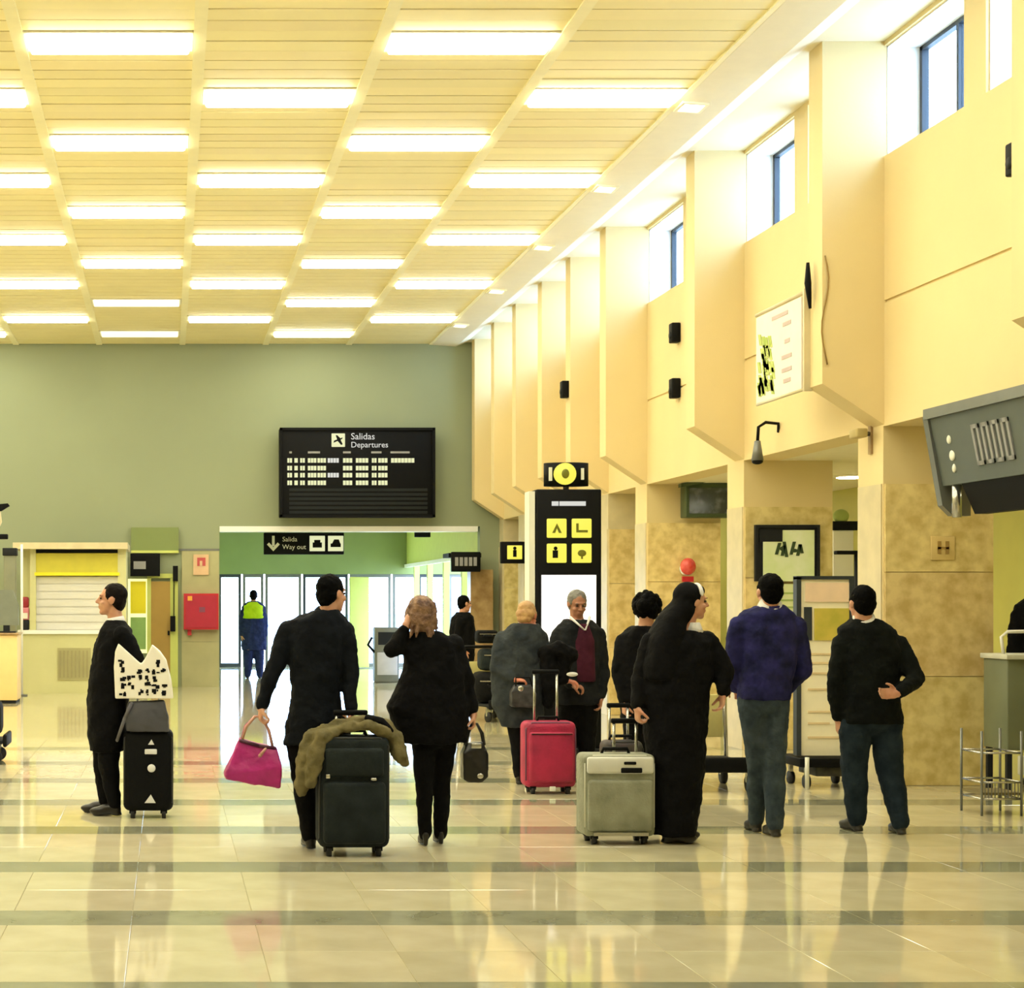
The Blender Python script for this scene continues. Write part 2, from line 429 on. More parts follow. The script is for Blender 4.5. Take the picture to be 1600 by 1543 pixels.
# far wall with the opening to the exit lobby
wf = MB()
OX0, OX1, OZ = XX(343, FAR_Y), XX(750, FAR_Y), 3.02
wf.box(HALL_L, OX0, FAR_Y, FAR_Y + .25, 0, CEIL + .2); wf.box(OX0, OX1, FAR_Y, FAR_Y + .25, OZ, CEIL + .2); wf.box(OX1, 6.62, FAR_Y, FAR_Y + .25, 0, CEIL + .2); wf.box(6.62, AISLE_X + .1, FAR_Y, FAR_Y + .25, 0, SOFFIT)
wall_far = tag(wf.build('wall_far', M_far), 'olive grey end wall above the exit lobby', kind='structure')
tag(MB().box(OX0, OX1 - .05, FAR_Y - .05, FAR_Y + .27, OZ - .10, OZ).build('trim_2', M_white), 'white edge strip above the exit opening', kind='structure')
tag(MB().box(XX(278, FAR_Y), OX0, FAR_Y - .03, FAR_Y, 2.56, 2.60).build('trim_3', M_steel), 'thin ledge line above the red cabinet', kind='structure')
M_clad = mat('beige_cladding', (176, 172, 128), 0.4, var=0.07, scale=3, detail=6)
for i, (z0, z1) in enumerate(((0, .85), (.855, 1.7), (1.705, 2.555))):
    MB().box(XX(284, FAR_Y), OX0 - .01, FAR_Y - .03, FAR_Y + .0, z0, z1).build('cladding_slab', M_clad, wall_far)
# left and back walls of the hall (out of view)
tag(MB().box(HALL_L - .2, HALL_L, BACK_Y, FAR_Y, 0, CEIL + .2).build('wall_left', mat('pale_left_plaster', (226, 214, 170), 0.8)), 'pale plaster wall on the far left out of view', kind='structure')
tag(MB().box(HALL_L - .2, 12, BACK_Y - .2, BACK_Y, 0, CEIL + .2).build('wall_back', mat('pale_back_plaster', (216, 204, 160), 0.8)), 'pale plaster wall behind the camera', kind='structure')

# exit lobby
DY = 41.0
tag(MB().box(OX0 - .25, OX1 + .6, FAR_Y + .25, DY + .2, 3.36, 3.5).build('ceiling_lobby', M_cove), 'low ceiling of the exit lobby', kind='structure')
tag(MB().box(OX0 - .25, OX0 - .05, FAR_Y + .25, DY + .2, 0, 3.36).build('wall_lobby_left', M_lime), 'lime side wall of the exit lobby', kind='structure')
tag(MB().box(XX(330, DY), 8.2, DY - .1, DY + .1, 2.28, 3.36).build('wall_lobby', M_green), 'green fascia above the exit doors', kind='structure')
lr = MB().box(OX1, OX1 + .12, FAR_Y + .25, DY, 2.50, 3.36)
for yy in (33.2, 35.4, 37.6, 39.6): lr.box(OX1, OX1 + .12, yy, yy + .16, 0, 2.5)
tag(lr.build('wall_lobby_right', M_lime), 'lime framed side wall of the exit lobby', kind='structure')
tag(MB().box(OX1 - .06, OX1, FAR_Y + .25, DY, 2.44, 2.52).build('trim_4', M_white), 'pale ledge along the side of the exit lobby', kind='structure')
# glazed doors
edges = [340, 378, 413, 472, 545, 612, 652, 700, 760]
for i in range(len(edges) - 1):
    x0, x1 = XX(edges[i], DY), XX(edges[i + 1], DY)
    t = tag(bpy.data.objects.new('door_%d' % (i + 1), None), 'glazed exit door leaf at the end of the lobby, number %d from its left side' % (i + 1), kind='structure'); COL.objects.link(t)
    f = MB(); g = .09
    f.box(x0 + .02, x0 + g, DY - .03, DY + .03, 0, 2.28).box(x1 - g, x1 - .02, DY - .03, DY + .03, 0, 2.28).box(x0 + g, x1 - g, DY - .03, DY + .03, 2.2, 2.28).box(x0 + g, x1 - g, DY - .03, DY + .03, 0, .09)
    f.build('frame', M_steel if i % 3 else M_frame, t)
    MB().box(x0 + g, x1 - g, DY - .006, DY + .006, .09, 2.2).build('pane', M_glass, t)
tag(MB().rbox(XX(546, 40.2), XX(576, 40.2), 40.1, 40.3, 0.02, 2.2, .02).build('door_9', M_lime), 'lime green open door leaf behind the walking man', kind='structure')
# ground outside
tag(MB().box(-60, 80, 44, 220, -0.4, -0.06).build('ground_outside', mat('pale_concrete', (200, 200, 196), 0.9)), 'pale concrete forecourt outside the exit doors', kind='structure')
# right jamb of the opening in brown marble
c = MB().box(XX(733, 31.1), XX(768, 31.1), 30.95, 31.29, 0, 2.2)
tag(c.build('trim_5', M_brownmarble), 'brown marble jamb beside the exit opening', kind='structure')
# ------------------------------------------------------------------ people
def rotz(yaw, pitch=0.0, roll=0.0):
    """local +y (face) turned to yaw: 0 = away from the camera, +90 deg = towards image left"""
    return Matrix.Rotation(yaw, 3, 'Z') @ Matrix.Rotation(pitch, 3, 'X') @ Matrix.Rotation(roll, 3, 'Y')

def head_shapes(mb, c, R, s=1.0):
    def P(x, y, z): return c + R @ (Vector((x, y, z)) * s)
    def E(p, r): mb.ell(P(*p), tuple(v * s for v in r), R, 18, 12)
    E((0, -.012, .03), (.076, .094, .09)); E((0, .02, -.04), (.060, .066, .074)); E((0, .056, -.098), (.028, .026, .022))
    E((0, .03, -.07), (.052, .05, .045)); E((0, .076, .028), (.05, .018, .012))
    E((.036, .062, -.03), (.024, .02, .02)); E((-.036, .062, -.03), (.024, .02, .02))
    mb.limb([P(0, .082, .018), P(0, .098, -.008), P(0, .108, -.024)], [.010 * s, .012 * s, .014 * s], 10)
    E((.011, .096, -.028), (.009, .010, .008)); E((-.011, .096, -.028), (.009, .010, .008))
    E((0, .086, -.056), (.024, .009, .006)); E((0, .083, -.068), (.021, .009, .007))
    for q in (-1, 1):
        E((q * .077, -.008, -.004), (.011, .024, .032)); E((q * .080, -.014, .006), (.010, .016, .020))

def hand_shapes(mb, w, d, n, side, curl=0.5, s=1.0):
    """wrist w, pointing d, palm facing n; side=+1: thumb at d x n; fingers curl towards n"""
    d = Vector(d).normalized(); n = Vector(n); n = (n - d * n.dot(d)).normalized(); t = d.cross(n) * side
    w = Vector(w)
    B = Matrix((t, d, n)).transposed()
    mb.ell(w + d * .045 * s, (.040 * s, .052 * s, .016 * s), B, 14, 8)
    mb.ell(w + d * .066 * s, (.041 * s, .030 * s, .014 * s), B, 14, 8)
    mb.tube([w - d * .03, w + d * .03], [.026 * s, .028 * s], 12)
    for i, (off, ln) in enumerate(((.031, .070), (.011, .080), (-.010, .075), (-.030, .058))):
        p = w + t * off * s + d * .085 * s; pts = [p - d * .02 * s, p]; a = 0
        for j, f in enumerate((.44, .32, .24)):
            a += curl * (0.75, 1.0, 0.8)[j] * 1.1
            p = p + (d * math.cos(a) + n * math.sin(a) + t * (off * .6)) * ln * f * s; pts.append(p.copy())
        mb.limb(pts, [.010 * s, .0100 * s, .0092 * s, .0086 * s, .0076 * s], 10)
    p0 = w + t * .026 * s + d * .022 * s
    p1 = p0 + (t * .70 + d * .60 + n * .35) * .036 * s
    p2 = p1 + (t * .30 + d * .75 + n * (.25 + curl * .5)).normalized() * .030 * s
    p3 = p2 + (t * .0 + d * .8 + n * (.3 + curl * .6)).normalized() * .024 * s
    mb.limb([p0, p1, p2, p3], [.014 * s, .0115 * s, .0105 * s, .009 * s], 10)

SKIN = mat('skin', (206, 158, 128), 0.5, rgb2=(190, 132, 104), scale=14)
SKIN_PINK = mat('pink_skin', (214, 140, 112), 0.5, rgb2=(200, 118, 94), scale=14)
SKIN_TAN = mat('tan_skin', (170, 118, 90), 0.5, rgb2=(150, 98, 74), scale=14)
def cloth(name, rgb, rgb2=None, rough=0.85): return mat(name, rgb, rough, rgb2=rgb2, var=0.18, scale=9, bump=0.5, bscale=22, spec=0.12)
EYE_M = mat('eye_dark', (30, 22, 18), 0.2)

class Person:
    def __init__(s, label, px0, Y, yaw=0.0, skin=SKIN, name='person'):
        s.px0, s.Y, s.yaw, s.skin, s.ppm = px0, Y, yaw, skin, F / Y
        s.X0 = XX(px0, Y)
        s.root = thing(name, label, 'person', (s.X0, Y, 0))
        s.body = MB()
    def p(s, px, py, dy=0.0):
        return Vector(((px - s.px0) / s.ppm, dy, EYE + (CY - py) / s.ppm))
    def secs(s, rows, grow=0.0):
        out = []
        for r in rows:
            py, xl, xr, ry = r[:4]; dy = r[4] if len(r) > 4 else 0.0
            a, b = s.p(xl, py), s.p(xr, py)
            out.append(((a.x + b.x) / 2, dy, a.z, max((b.x - a.x) / 2 + grow, .02), max(ry + grow, .02)))
        return out
    def chain(s, pts): return [s.p(*q[:3]) for q in pts], [q[3] for q in pts]
    def make(s, head, torso, arms, legs, top, bottom, shoe_m, hands=(None, None), top_name='jacket', bottom_name='trousers', torso_body=None,
             head_yaw=None, head_pitch=0.0, head_s=1.0, neck=None, hair=None, foot_dir=((0, 1), (0, 1)), heel=0.0, collar=None, disp=.024, shoe_s=1.0, eyes=True, hem_extra=None, lift=(0, 0)):
        bd = s.body
        hc = s.p(*head); R = rotz(s.yaw if head_yaw is None else head_yaw, head_pitch); s.hc, s.R, s.hs = hc, R, head_s
        head_shapes(bd, hc, R, head_s)
        nb = s.p(*neck)
        bd.limb([nb + Vector((0, 0, -.03)), hc + R @ Vector((0, -.025, -.06)) * head_s], [.062, .055], 14)
        tb = torso_body or torso
        bd.loft(s.secs(tb, -.022))
        tp = MB(); tp.loft(s.secs(torso, 0.0))
        if hem_extra: hem_extra(tp, s)
        for ch in arms:
            pts, rr = s.chain(ch)
            bd.limb(pts, [max(r - .014, .022) for r in rr])
            end = pts[-1] + (pts[-2] - pts[-1]).normalized() * .015
            tp.limb(pts[:-1] + [end], rr)
        for ch, h in zip(arms, hands):
            if h:
                w = s.p(*ch[-1][:3]); hand_shapes(bd, w, h[0], h[1], h[2], h[3] if len(h) > 3 else .5)
        bt = MB()
        zs = [s.p(q[0], q[1]).z for q in (legs[0][0], legs[1][0])]
        hipc = (s.p(*legs[0][0][:3]) + s.p(*legs[1][0][:3])) / 2
        hw = abs(s.p(*legs[0][0][:3]).x - s.p(*legs[1][0][:3]).x) / 2 + legs[0][0][3]
        bt.ell(hipc + Vector((0, 0, .02)), (hw, legs[0][0][3] * 1.25, .13)); bd.ell(hipc + Vector((0, 0, .06)), (hw - .02, .09, .12))
        for i, ch in enumerate(legs):
            pts, rr = s.chain(ch)
            pts[-1].z = .085 * shoe_s + .003 + lift[i]
            bd.limb(pts, [r - .014 for r in rr]); bt.limb(pts, rr)
            an = pts[-1]; fd = Vector((*foot_dir[i], 0)).normalized(); sd = Vector((-fd.y, fd.x, 0))
            B = Matrix((fd, sd, Vector((0, 0, 1)))).transposed()
            up = heel
            base = an.z - .085 * shoe_s
            sh = MB(); c0 = Vector((an.x, an.y, base))
            sh.ell(c0 + fd * .005 + Vector((0, 0, .05 + up)), (.055 * shoe_s, .040 * shoe_s, .050), B); sh.ell(c0 + fd * .10 * shoe_s + Vector((0, 0, .034)), (.095 * shoe_s, .042 * shoe_s, .034), B)
            sh.ell(c0 + fd * .06 + Vector((0, 0, .045 + up * .6)), (.075 * shoe_s, .038 * shoe_s, .042), B)
            sh.tube([c0 + fd * .13 * shoe_s + Vector((0, 0, .0)), c0 + fd * .13 * shoe_s + Vector((0, 0, .012))], [.04 * shoe_s, .04 * shoe_s], 14)
            if heel: sh.cyl(c0 - fd * .03, c0 - fd * .03 + Vector((0, 0, .08)), .014, .022, 10)
            else: sh.tube([c0 - fd * .02, c0 - fd * .02 + Vector((0, 0, .02))], [.034 * shoe_s, .034 * shoe_s], 14)
            sh.limb([an + Vector((0, 0, .02)), c0 + Vector((0, 0, .05 + up))], [.036, .036])
            sh.solid('shoe', shoe_m, s.root, .008, 4)
            bd.limb([an, c0 + fd * .06 + Vector((0, 0, .045))], [.028, .022])
        bd.solid('body', s.skin, s.root, .0072, 3)
        bt.solid(bottom_name, bottom, s.root, .0115, 3, disp, .09)
        tp.solid(top_name, top, s.root, .0115, 3, disp * 1.3, .09)
        if eyes:
            for q in (-1, 1):
                MB().ell(hc + R @ (Vector((q * .030, .079, .004)) * head_s), (.013 * head_s, .008, .007), R, 10, 6).build('eye', EYE_M, s.root)
                MB().ell(hc + R @ (Vector((q * .031, .086, .026)) * head_s), (.018, .005, .004), R, 10, 6).build('eyebrow', EYE_M, s.root)
        if hair: s.hair(*hair)
        if collar:
            m, r, z = collar
            a = Vector((nb.x, nb.y, s.p(0, torso[0][0]).z - .028)); ax = ((hc + R @ Vector((0, -.03, -.08))) - a).normalized()
            k = MB(); rings = []
            for (t_, rr) in ((0, r + .012), (z, r)): rings.append((a + ax * t_, rr))
            k.tube([q[0] for q in rings], [q[1] for q in rings], 20); k.build('collar', m, s.root)
        return s
    def H(s, x, y, z): return s.hc + s.R @ (Vector((x, y, z)) * s.hs)
    def hair(s, m, style='short'):
        k = MB(); g = s.hs
        def E(p, r): k.ell(s.H(*p), tuple(v * g for v in r), s.R, 18, 12)
        if style == 'short':
            E((0, -.024, .046), (.083, .096, .086)); E((0, -.05, .0), (.078, .066, .075)); E((0, -.06, -.04), (.06, .045, .045))
            E((.062, -.004, .03), (.02, .045, .04)); E((-.062, -.004, .03), (.02, .045, .04))
        elif style == 'thin':
            E((0, -.05, .01), (.086, .070, .066)); E((0, -.062, -.035), (.068, .048, .045)); E((.063, -.008, .018), (.024, .045, .034)); E((-.063, -.008, .018), (.024, .045, .034))
            E((0, -.034, .056), (.078, .084, .074))
        elif style == 'bob':
            E((0, -.028, .045), (.094, .105, .092)); E((0, -.05, -.02), (.104, .078, .10)); E((0, -.05, -.075), (.10, .06, .06))
            E((.078, -.0, -.02), (.03, .05, .085)); E((-.078, -.0, -.02), (.03, .05, .085))
            for i in range(26):
                a = random.uniform(0, 6.28); z = random.uniform(-.12, .08)
                p0 = Vector((math.cos(a) * .085, -.045 - abs(math.sin(a)) * .062, z)); p1 = p0 + Vector((math.cos(a) * .02, -.012, -.05))
                k.limb([s.H(*p0), s.H(*p1)], [.016, .006], 8)
        elif style == 'curly':
            for i in range(70):
                u = Vector((random.gauss(0, 1), random.gauss(-.35, .9), random.gauss(.25, .8))).normalized()
                if u.y > .55 and u.z < .3: continue
                k.ell(s.H(u.x * .088, -.02 + u.y * .098, .02 + u.z * .098), (.03, .03, .03), None, 8, 6)
            E((0, -.03, .03), (.088, .094, .09)); E((0, -.11, .02), (.06, .055, .06))
        k.solid('hair', m, s.root, .0065, 2, .012, .03)

CL_BLACK = cloth('black_cloth', (6, 6, 7), (12, 12, 14)); CL_NAVYBLACK = cloth('blue_black_cloth', (10, 13, 18), (18, 22, 28))
CL_CHAR = cloth('charcoal_cloth', (38, 43, 48), (58, 63, 66)); CL_SLATE = cloth('slate_trouser_cloth', (42, 54, 64), (70, 80, 88))
CL_DSLATE = cloth('dark_slate_cloth', (20, 30, 40), (38, 50, 60))
CL_BLUE = cloth('navy_knit', (26, 28, 58), (46, 46, 100)); CL_DGREEN = cloth('black_green_knit', (9, 12, 13), (18, 22, 20))
CL_MAROON = cloth('maroon_knit', (58, 22, 38), (78, 34, 50)); CL_DCHAR = cloth('dark_charcoal_cloth', (22, 24, 27), (36, 38, 40)); CL_WHITE = cloth('white_cotton', (232, 230, 226), (214, 212, 210))
CL_NAVY = cloth('navy_work_cloth', (30, 38, 78), (44, 54, 100)); CL_HIVIS = cloth('high_visibility_lime', (190, 220, 40), (170, 205, 30))
SHOE = mat('black_leather', (18, 16, 15), 0.35); SHOE_GREY = mat('dark_grey_leather', (40, 38, 34), 0.4)
HAIR_BLACK = mat('black_hair', (5, 5, 5), 0.75, spec=.06, bump=.4, bscale=60); HAIR_DARK = mat('dark_brown_hair', (18, 11, 9), 0.7, spec=.1, bump=.4, bscale=60)
HAIR_GREY = mat('grey_hair', (120, 118, 112), 0.5, rgb2=(82, 80, 76), scale=30); HAIR_BLOND = mat('dishevelled_blond_hair', (150, 116, 88), 0.6, rgb2=(80, 50, 38), scale=22, bump=.5, bscale=60)
HAIR_THIN = mat('thin_blond_hair', (186, 150, 96), 0.5, rgb2=(160, 116, 72), scale=30)
LEFT, RIGHT, AWAY, TOWARD = math.radians(90), math.radians(-90), 0.0, math.pi

# man on the left, in profile
Pa = Person('man in long dark coat in profile holding a patterned white bag', 172, 12.53, LEFT)
Pa.make((174, 937), [(968, 166, 196, .08), (984, 156, 206, .17), (1010, 147, 208, .20), (1060, 138, 204, .21), (1110, 136, 200, .21), (1150, 137, 196, .20), (1172, 141, 193, .18)],
        [[(192, 990, -.17, .068), (214, 1024, -.15, .058), (226, 1060, -.09, .045)], [(178, 990, .17, .066), (172, 1050, .2, .056), (166, 1100, .2, .042)]],
        [[(172, 1130, -.08, .105), (170, 1195, -.08, .078), (180, 1252, -.08, .05)], [(165, 1130, .08, .105), (160, 1195, .08, .078), (164, 1250, .08, .05)]],
        CL_BLACK, CL_BLACK, SHOE, hands=(((.2, .2, -1), (0, 1, 0), 1, .8), ((-.1, 0, -1), (0, -1, 0), 1, .5)), top_name='coat',
        head_yaw=math.radians(86), head_pitch=math.radians(6), neck=(182, 974), hair=(HAIR_DARK, 'short'), foot_dir=((-1, .1), (-1, .15)), collar=(CL_WHITE, .062, .05), torso_body=[(968, 166, 196, .08), (984, 156, 206, .15), (1060, 150, 204, .17), (1120, 150, 196, .17)])

# man with the dark suitcase
Pb = Person('man in dark suit walking away between pink handbag and dark suitcase', 500, 10.8)
Pb.make((519, 928), [(953, 490, 528, .07), (968, 452, 542, .115), (1000, 446, 540, .13), (1040, 452, 534, .13), (1090, 455, 530, .12), (1130, 448, 538, .135), (1162, 444, 543, .14)],
        [[(450, 985, 0, .07), (426, 1050, -.02, .058), (408, 1102, -.04, .044)], [(538, 985, 0, .07), (547, 1055, -.02, .056), (545, 1108, -.10, .042)]],
        [[(470, 1140, 0, .108), (476, 1220, .02, .082), (485, 1300, 0, .058)], [(522, 1140, 0, .108), (530, 1220, .1, .082), (536, 1292, .2, .058)]],
        CL_NAVYBLACK, CL_BLACK, SHOE, hands=(((-.1, 0, -1), (1, .1, 0), 1, .95), ((.05, -.1, -1), (-1, 0, 0), -1, .95)), head_yaw=math.radians(-52), neck=(508, 968), hair=(HAIR_BLACK, 'short'), collar=(CL_NAVYBLACK, .066, .03),
        foot_dir=((-.1, 1), (.1, 1)))

# woman
Pc = Person('woman in flared black coat walking away with a hand at her ear', 672, 10.95)
Pc.make((656, 960), [(986, 642, 690, .085), (1003, 632, 714, .115), (1045, 630, 724, .13), (1080, 616, 730, .14), (1105, 604, 734, .15), (1132, 613, 732, .15), (1160, 626, 728, .145)],
        [[(644, 1002, 0, .062), (611, 1014, -.06, .056), (632, 980, -.05, .040)], [(708, 1005, 0, .062), (728, 1062, 0, .055), (738, 1112, -.02, .040)]],
        [[(662, 1150, 0, .090), (663, 1220, 0, .062), (663, 1290, -.03, .044)], [(694, 1150, 0, .090), (693, 1215, .04, .062), (690, 1278, .05, .044)]],
        CL_BLACK, CL_BLACK, SHOE, hands=(((.25, .05, 1), (1, .3, 0), 1, .7), ((.05, 0, -1), (-1, 0, 0), -1, .95)), top_name='coat', bottom_name='leggings', head_yaw=math.radians(12), head_s=.95, neck=(662, 992),
        hair=(HAIR_BLOND, 'bob'), heel=.035, shoe_s=.85, torso_body=[(986, 642, 690, .085), (1003, 632, 714, .115), (1060, 640, 715, .11), (1140, 640, 715, .12)])

# stooping man in grey coat
Pd = Person('man in long charcoal coat with thin fair hair, seen from behind', 812, 14.6, math.radians(-30), SKIN_PINK)
Pd.make((824, 962), [(974, 800, 842, .09), (990, 782, 850, .135), (1020, 770, 853, .15), (1060, 767, 853, .155), (1100, 769, 850, .15), (1135, 784, 850, .14)],
        [[(784, 998, 0, .07), (772, 1044, -.06, .06), (798, 1060, -.15, .046)], [(845, 996, .04, .07), (862, 1040, .06, .056), (880, 1062, -.06, .044)]],
        [[(808, 1120, 0, .098), (812, 1172, 0, .075), (812, 1212, 0, .055)], [(834, 1120, .05, .098), (838, 1170, .06, .075), (842, 1208, .1, .055)]],
        CL_CHAR, CL_BLACK, SHOE, hands=(((1, -.05, -.1), (0, .2, -1), 1, .95), ((1, -.3, -.2), (0, .2, -1), 1, .7)), top_name='coat', head_yaw=math.radians(-35), head_pitch=math.radians(-12), neck=(818, 984), hair=(HAIR_THIN, 'thin'),
        foot_dir=((.3, 1), (.4, 1)))

# grey-haired man facing the camera
Pe = Person('grey-haired man in maroon sweater looking down, facing the camera', 903, 14.95, TOWARD, SKIN_TAN)
Pe.make((902, 944), [(968, 880, 926, .08), (982, 868, 938, .13), (1020, 868, 937, .135), (1060, 870, 936, .135), (1100, 868, 938, .14)],
        [[(872, 992, 0, .068), (860, 1042, -.04, .058), (884, 1068, -.20, .044)], [(934, 992, 0, .068), (943, 1048, 0, .058), (936, 1088, -.06, .044)]],
        [[(888, 1100, 0, .104), (886, 1165, -.01, .078), (886, 1206, 0, .056)], [(918, 1100, 0, .104), (916, 1165, -.01, .078), (914, 1206, 0, .056)]],
        CL_DCHAR, CL_BLACK, SHOE, hands=(((1, -.3, -.2), (0, .2, -1), -1, .8), ((-.1, -.2, -1), (-1, 0, 0), 1, .6)), head_yaw=math.radians(186), head_pitch=math.radians(-14), neck=(903, 972), hair=(HAIR_GREY, 'short'), foot_dir=((-.15, -1), (.15, -1)))
k = MB(); k.loft(Pe.secs([(974, 900, 916, .07, -.072), (1000, 891, 925, .09, -.075), (1064, 893, 927, .09, -.068)])); k.solid('sweater', CL_MAROON, Pe.root, .012, 4)
k = MB()
for x0, x1 in ((888, 906), (918, 908)): k.limb([Pe.p(x0, 964, -.078), Pe.p(x1, 983, -.158)], [.012, .007], 10)
k.build('shirt_collar', CL_WHITE, Pe.root)

# nun
Pn = Person('nun in black habit and veil looking right, pulling a grey suitcase', 1058, 11.1, RIGHT)
Pn.make((1082, 940), [(985, 1030, 1098, .10), (1002, 1008, 1112, .15), (1040, 1002, 1114, .165), (1080, 998, 1108, .17), (1120, 1004, 1104, .175), (1200, 1014, 1098, .18), (1260, 1018, 1090, .18), (1302, 1018, 1084, .17)],
        [[(1104, 1000, -.02, .068), (1127, 1044, -.06, .062), (1122, 1080, -.1, .05)], [(1016, 1004, .0, .068), (1000, 1060, .0, .06), (992, 1102, -.06, .046)]],
        [[(1045, 1140, -.07, .09), (1045, 1220, -.07, .07), (1040, 1292, -.07, .05)], [(1062, 1140, .07, .09), (1064, 1220, .07, .07), (1058, 1290, .07, .05)]],
        CL_BLACK, CL_BLACK, SHOE, hands=(((-.1, -.1, -1), (-1, 0, 0), 1, .6), ((0, -.05, -1), (1, .1, 0), 1, .95)), top_name='habit', bottom_name='underskirt', head_yaw=math.radians(-82), neck=(1070, 980), foot_dir=((1, -.1), (1, .1)), shoe_s=.95,
        torso_body=[(985, 1035, 1098, .10), (1002, 1020, 1108, .14), (1060, 1020, 1100, .14), (1130, 1020, 1095, .15)], head_s=.97)
k = MB()
k.ell(Pn.H(0, -.04, .04), (.095, .095, .098), Pn.R, 18, 12); k.ell(Pn.H(0, -.075, -.05), (.10, .075, .11), Pn.R, 18, 12)
k.loft(Pn.secs([(938, 1052, 1070, .06), (962, 1032, 1068, .11), (1000, 1010, 1066, .155), (1040, 1002, 1058, .17), (1062, 1002, 1050, .165)], .01))
k.solid('veil', CL_BLACK, Pn.root, .011, 10, .016, .09)
MB().ell(Pn.H(0, .03, .075), (.07, .05, .045), Pn.R, 16, 10).solid('hair', HAIR_DARK, Pn.root, .007, 2)
k = MB()
pts = []
for i in range(17):
    a = math.radians(-78 + 156 * i / 16); pts.append(Pn.H(math.sin(a) * .086, .030, .018 + math.cos(a) * .104))
k.tube(pts, [.006] + [.015] * 15 + [.006], 10, flat=.7); k.build('white_band', CL_WHITE, Pn.root)
MB().loft(Pn.secs([(972, 1070, 1092, .07), (992, 1062, 1100, .085)])).build('collar', CL_WHITE, Pn.root)

# person half hidden behind the nun
Pq = Person('person with black curly hair half hidden behind the nun', 998, 12.9, AWAY)
Pq.make((1012, 950), [(978, 985, 1030, .08), (992, 968, 1044, .125), (1030, 964, 1046, .135), (1080, 968, 1044, .13), (1130, 972, 1042, .13)],
        [[(974, 1002, 0, .062), (966, 1050, 0, .055), (972, 1095, -.06, .042)], [(1038, 1002, 0, .062), (1046, 1050, .02, .055), (1040, 1095, .06, .042)]],
        [[(992, 1120, 0, .1), (992, 1190, 0, .075), (992, 1246, 0, .054)], [(1022, 1120, 0, .1), (1022, 1190, .05, .075), (1020, 1244, .08, .054)]],
        CL_BLACK, CL_BLACK, SHOE, hands=(((0, 0, -1), (1, 0, 0), 1, .9), ((0, 0, -1), (-1, 0, 0), -1, .6)), head_yaw=math.radians(-30), neck=(1008, 982), hair=(HAIR_BLACK, 'curly'))

# man in navy sweater
Pf = Person('man in navy sweater with a white shirt collar, walking away', 1200, 11.4)
Pf.make((1202, 925), [(945, 1184, 1222, .065), (958, 1156, 1242, .11), (985, 1152, 1246, .125), (1030, 1156, 1242, .13), (1070, 1155, 1236, .13), (1093, 1154, 1232, .13)],
        [[(1154, 977, 0, .068), (1146, 1036, .02, .06), (1160, 1078, .13, .045)], [(1244, 977, 0, .068), (1259, 1044, .02, .058), (1238, 1080, .13, .045)]],
        [[(1176, 1098, 0, .102), (1188, 1190, .04, .076), (1196, 1276, .18, .056)], [(1210, 1098, 0, .102), (1208, 1190, -.02, .078), (1206, 1282, -.06, .060)]],
        CL_BLUE, CL_SLATE, SHOE_GREY, hands=(((.5, .8, -.2), (0, 0, -1), 1, .5), ((-.5, .8, -.2), (0, 0, -1), -1, .5)), top_name='sweater', head_yaw=0, neck=(1202, 958), hair=(HAIR_BLACK, 'short'), collar=(CL_WHITE, .072, .060))

# man with a hand behind his back
Pg = Person('man in black green sweater resting one hand behind his back', 1365, 11.56)
Pg.make((1346, 943), [(966, 1328, 1372, .07), (982, 1310, 1398, .115), (1010, 1312, 1406, .135), (1060, 1316, 1404, .14), (1100, 1314, 1406, .14), (1130, 1312, 1409, .14)],
        [[(1316, 1006, 0, .07), (1305, 1068, 0, .06), (1312, 1122, .02, .046)], [(1402, 1008, 0, .07), (1423, 1060, -.09, .058), (1382, 1080, -.22, .044)]],
        [[(1336, 1125, 0, .112), (1338, 1205, .03, .09), (1343, 1278, .05, .064)], [(1384, 1125, 0, .112), (1390, 1205, 0, .09), (1397, 1270, -.10, .064)]],
        CL_DGREEN, CL_DSLATE, SHOE_GREY, hands=(((.1, .05, -1), (1, .2, 0), 1, .5), ((-1, -.02, -.04), (0, -1, .3), 1, .35)), top_name='sweater', head_yaw=math.radians(4), neck=(1350, 978), hair=(HAIR_BLACK, 'short'), collar=(CL_WHITE, .070, .052),
        foot_dir=((-.2, 1), (.1, 1)))

# worker by the exit doors
Ph = Person('worker in lime high visibility vest and navy clothes by the exit doors', 396, 34.7)
Ph.make((396, 931), [(939, 388, 404, .09), (945, 380, 413, .13), (960, 377, 416, .15), (990, 376, 417, .16), (1015, 378, 416, .15)],
        [[(383, 949, 0, .075), (378, 972, 0, .07), (378, 992, -.05, .05)], [(409, 949, 0, .075), (414, 972, 0, .07), (414, 992, -.05, .05)]],
        [[(389, 1005, 0, .12), (388, 1030, 0, .10), (387, 1050, 0, .07)], [(404, 1005, 0, .12), (405, 1030, 0, .10), (406, 1050, 0, .07)]],
        CL_NAVY, CL_NAVY, SHOE, hands=(((0, 0, -1), (1, 0, 0), 1, .5), ((0, 0, -1), (-1, 0, 0), -1, .5)), neck=(396, 944), hair=(HAIR_BLACK, 'short'))
MB().loft(Ph.secs([(940, 389, 403, .10), (946, 381, 411, .15), (962, 379, 413, .17), (966, 379, 413, .17)], .01)).solid('vest', CL_HIVIS, Ph.root, .012, 4)

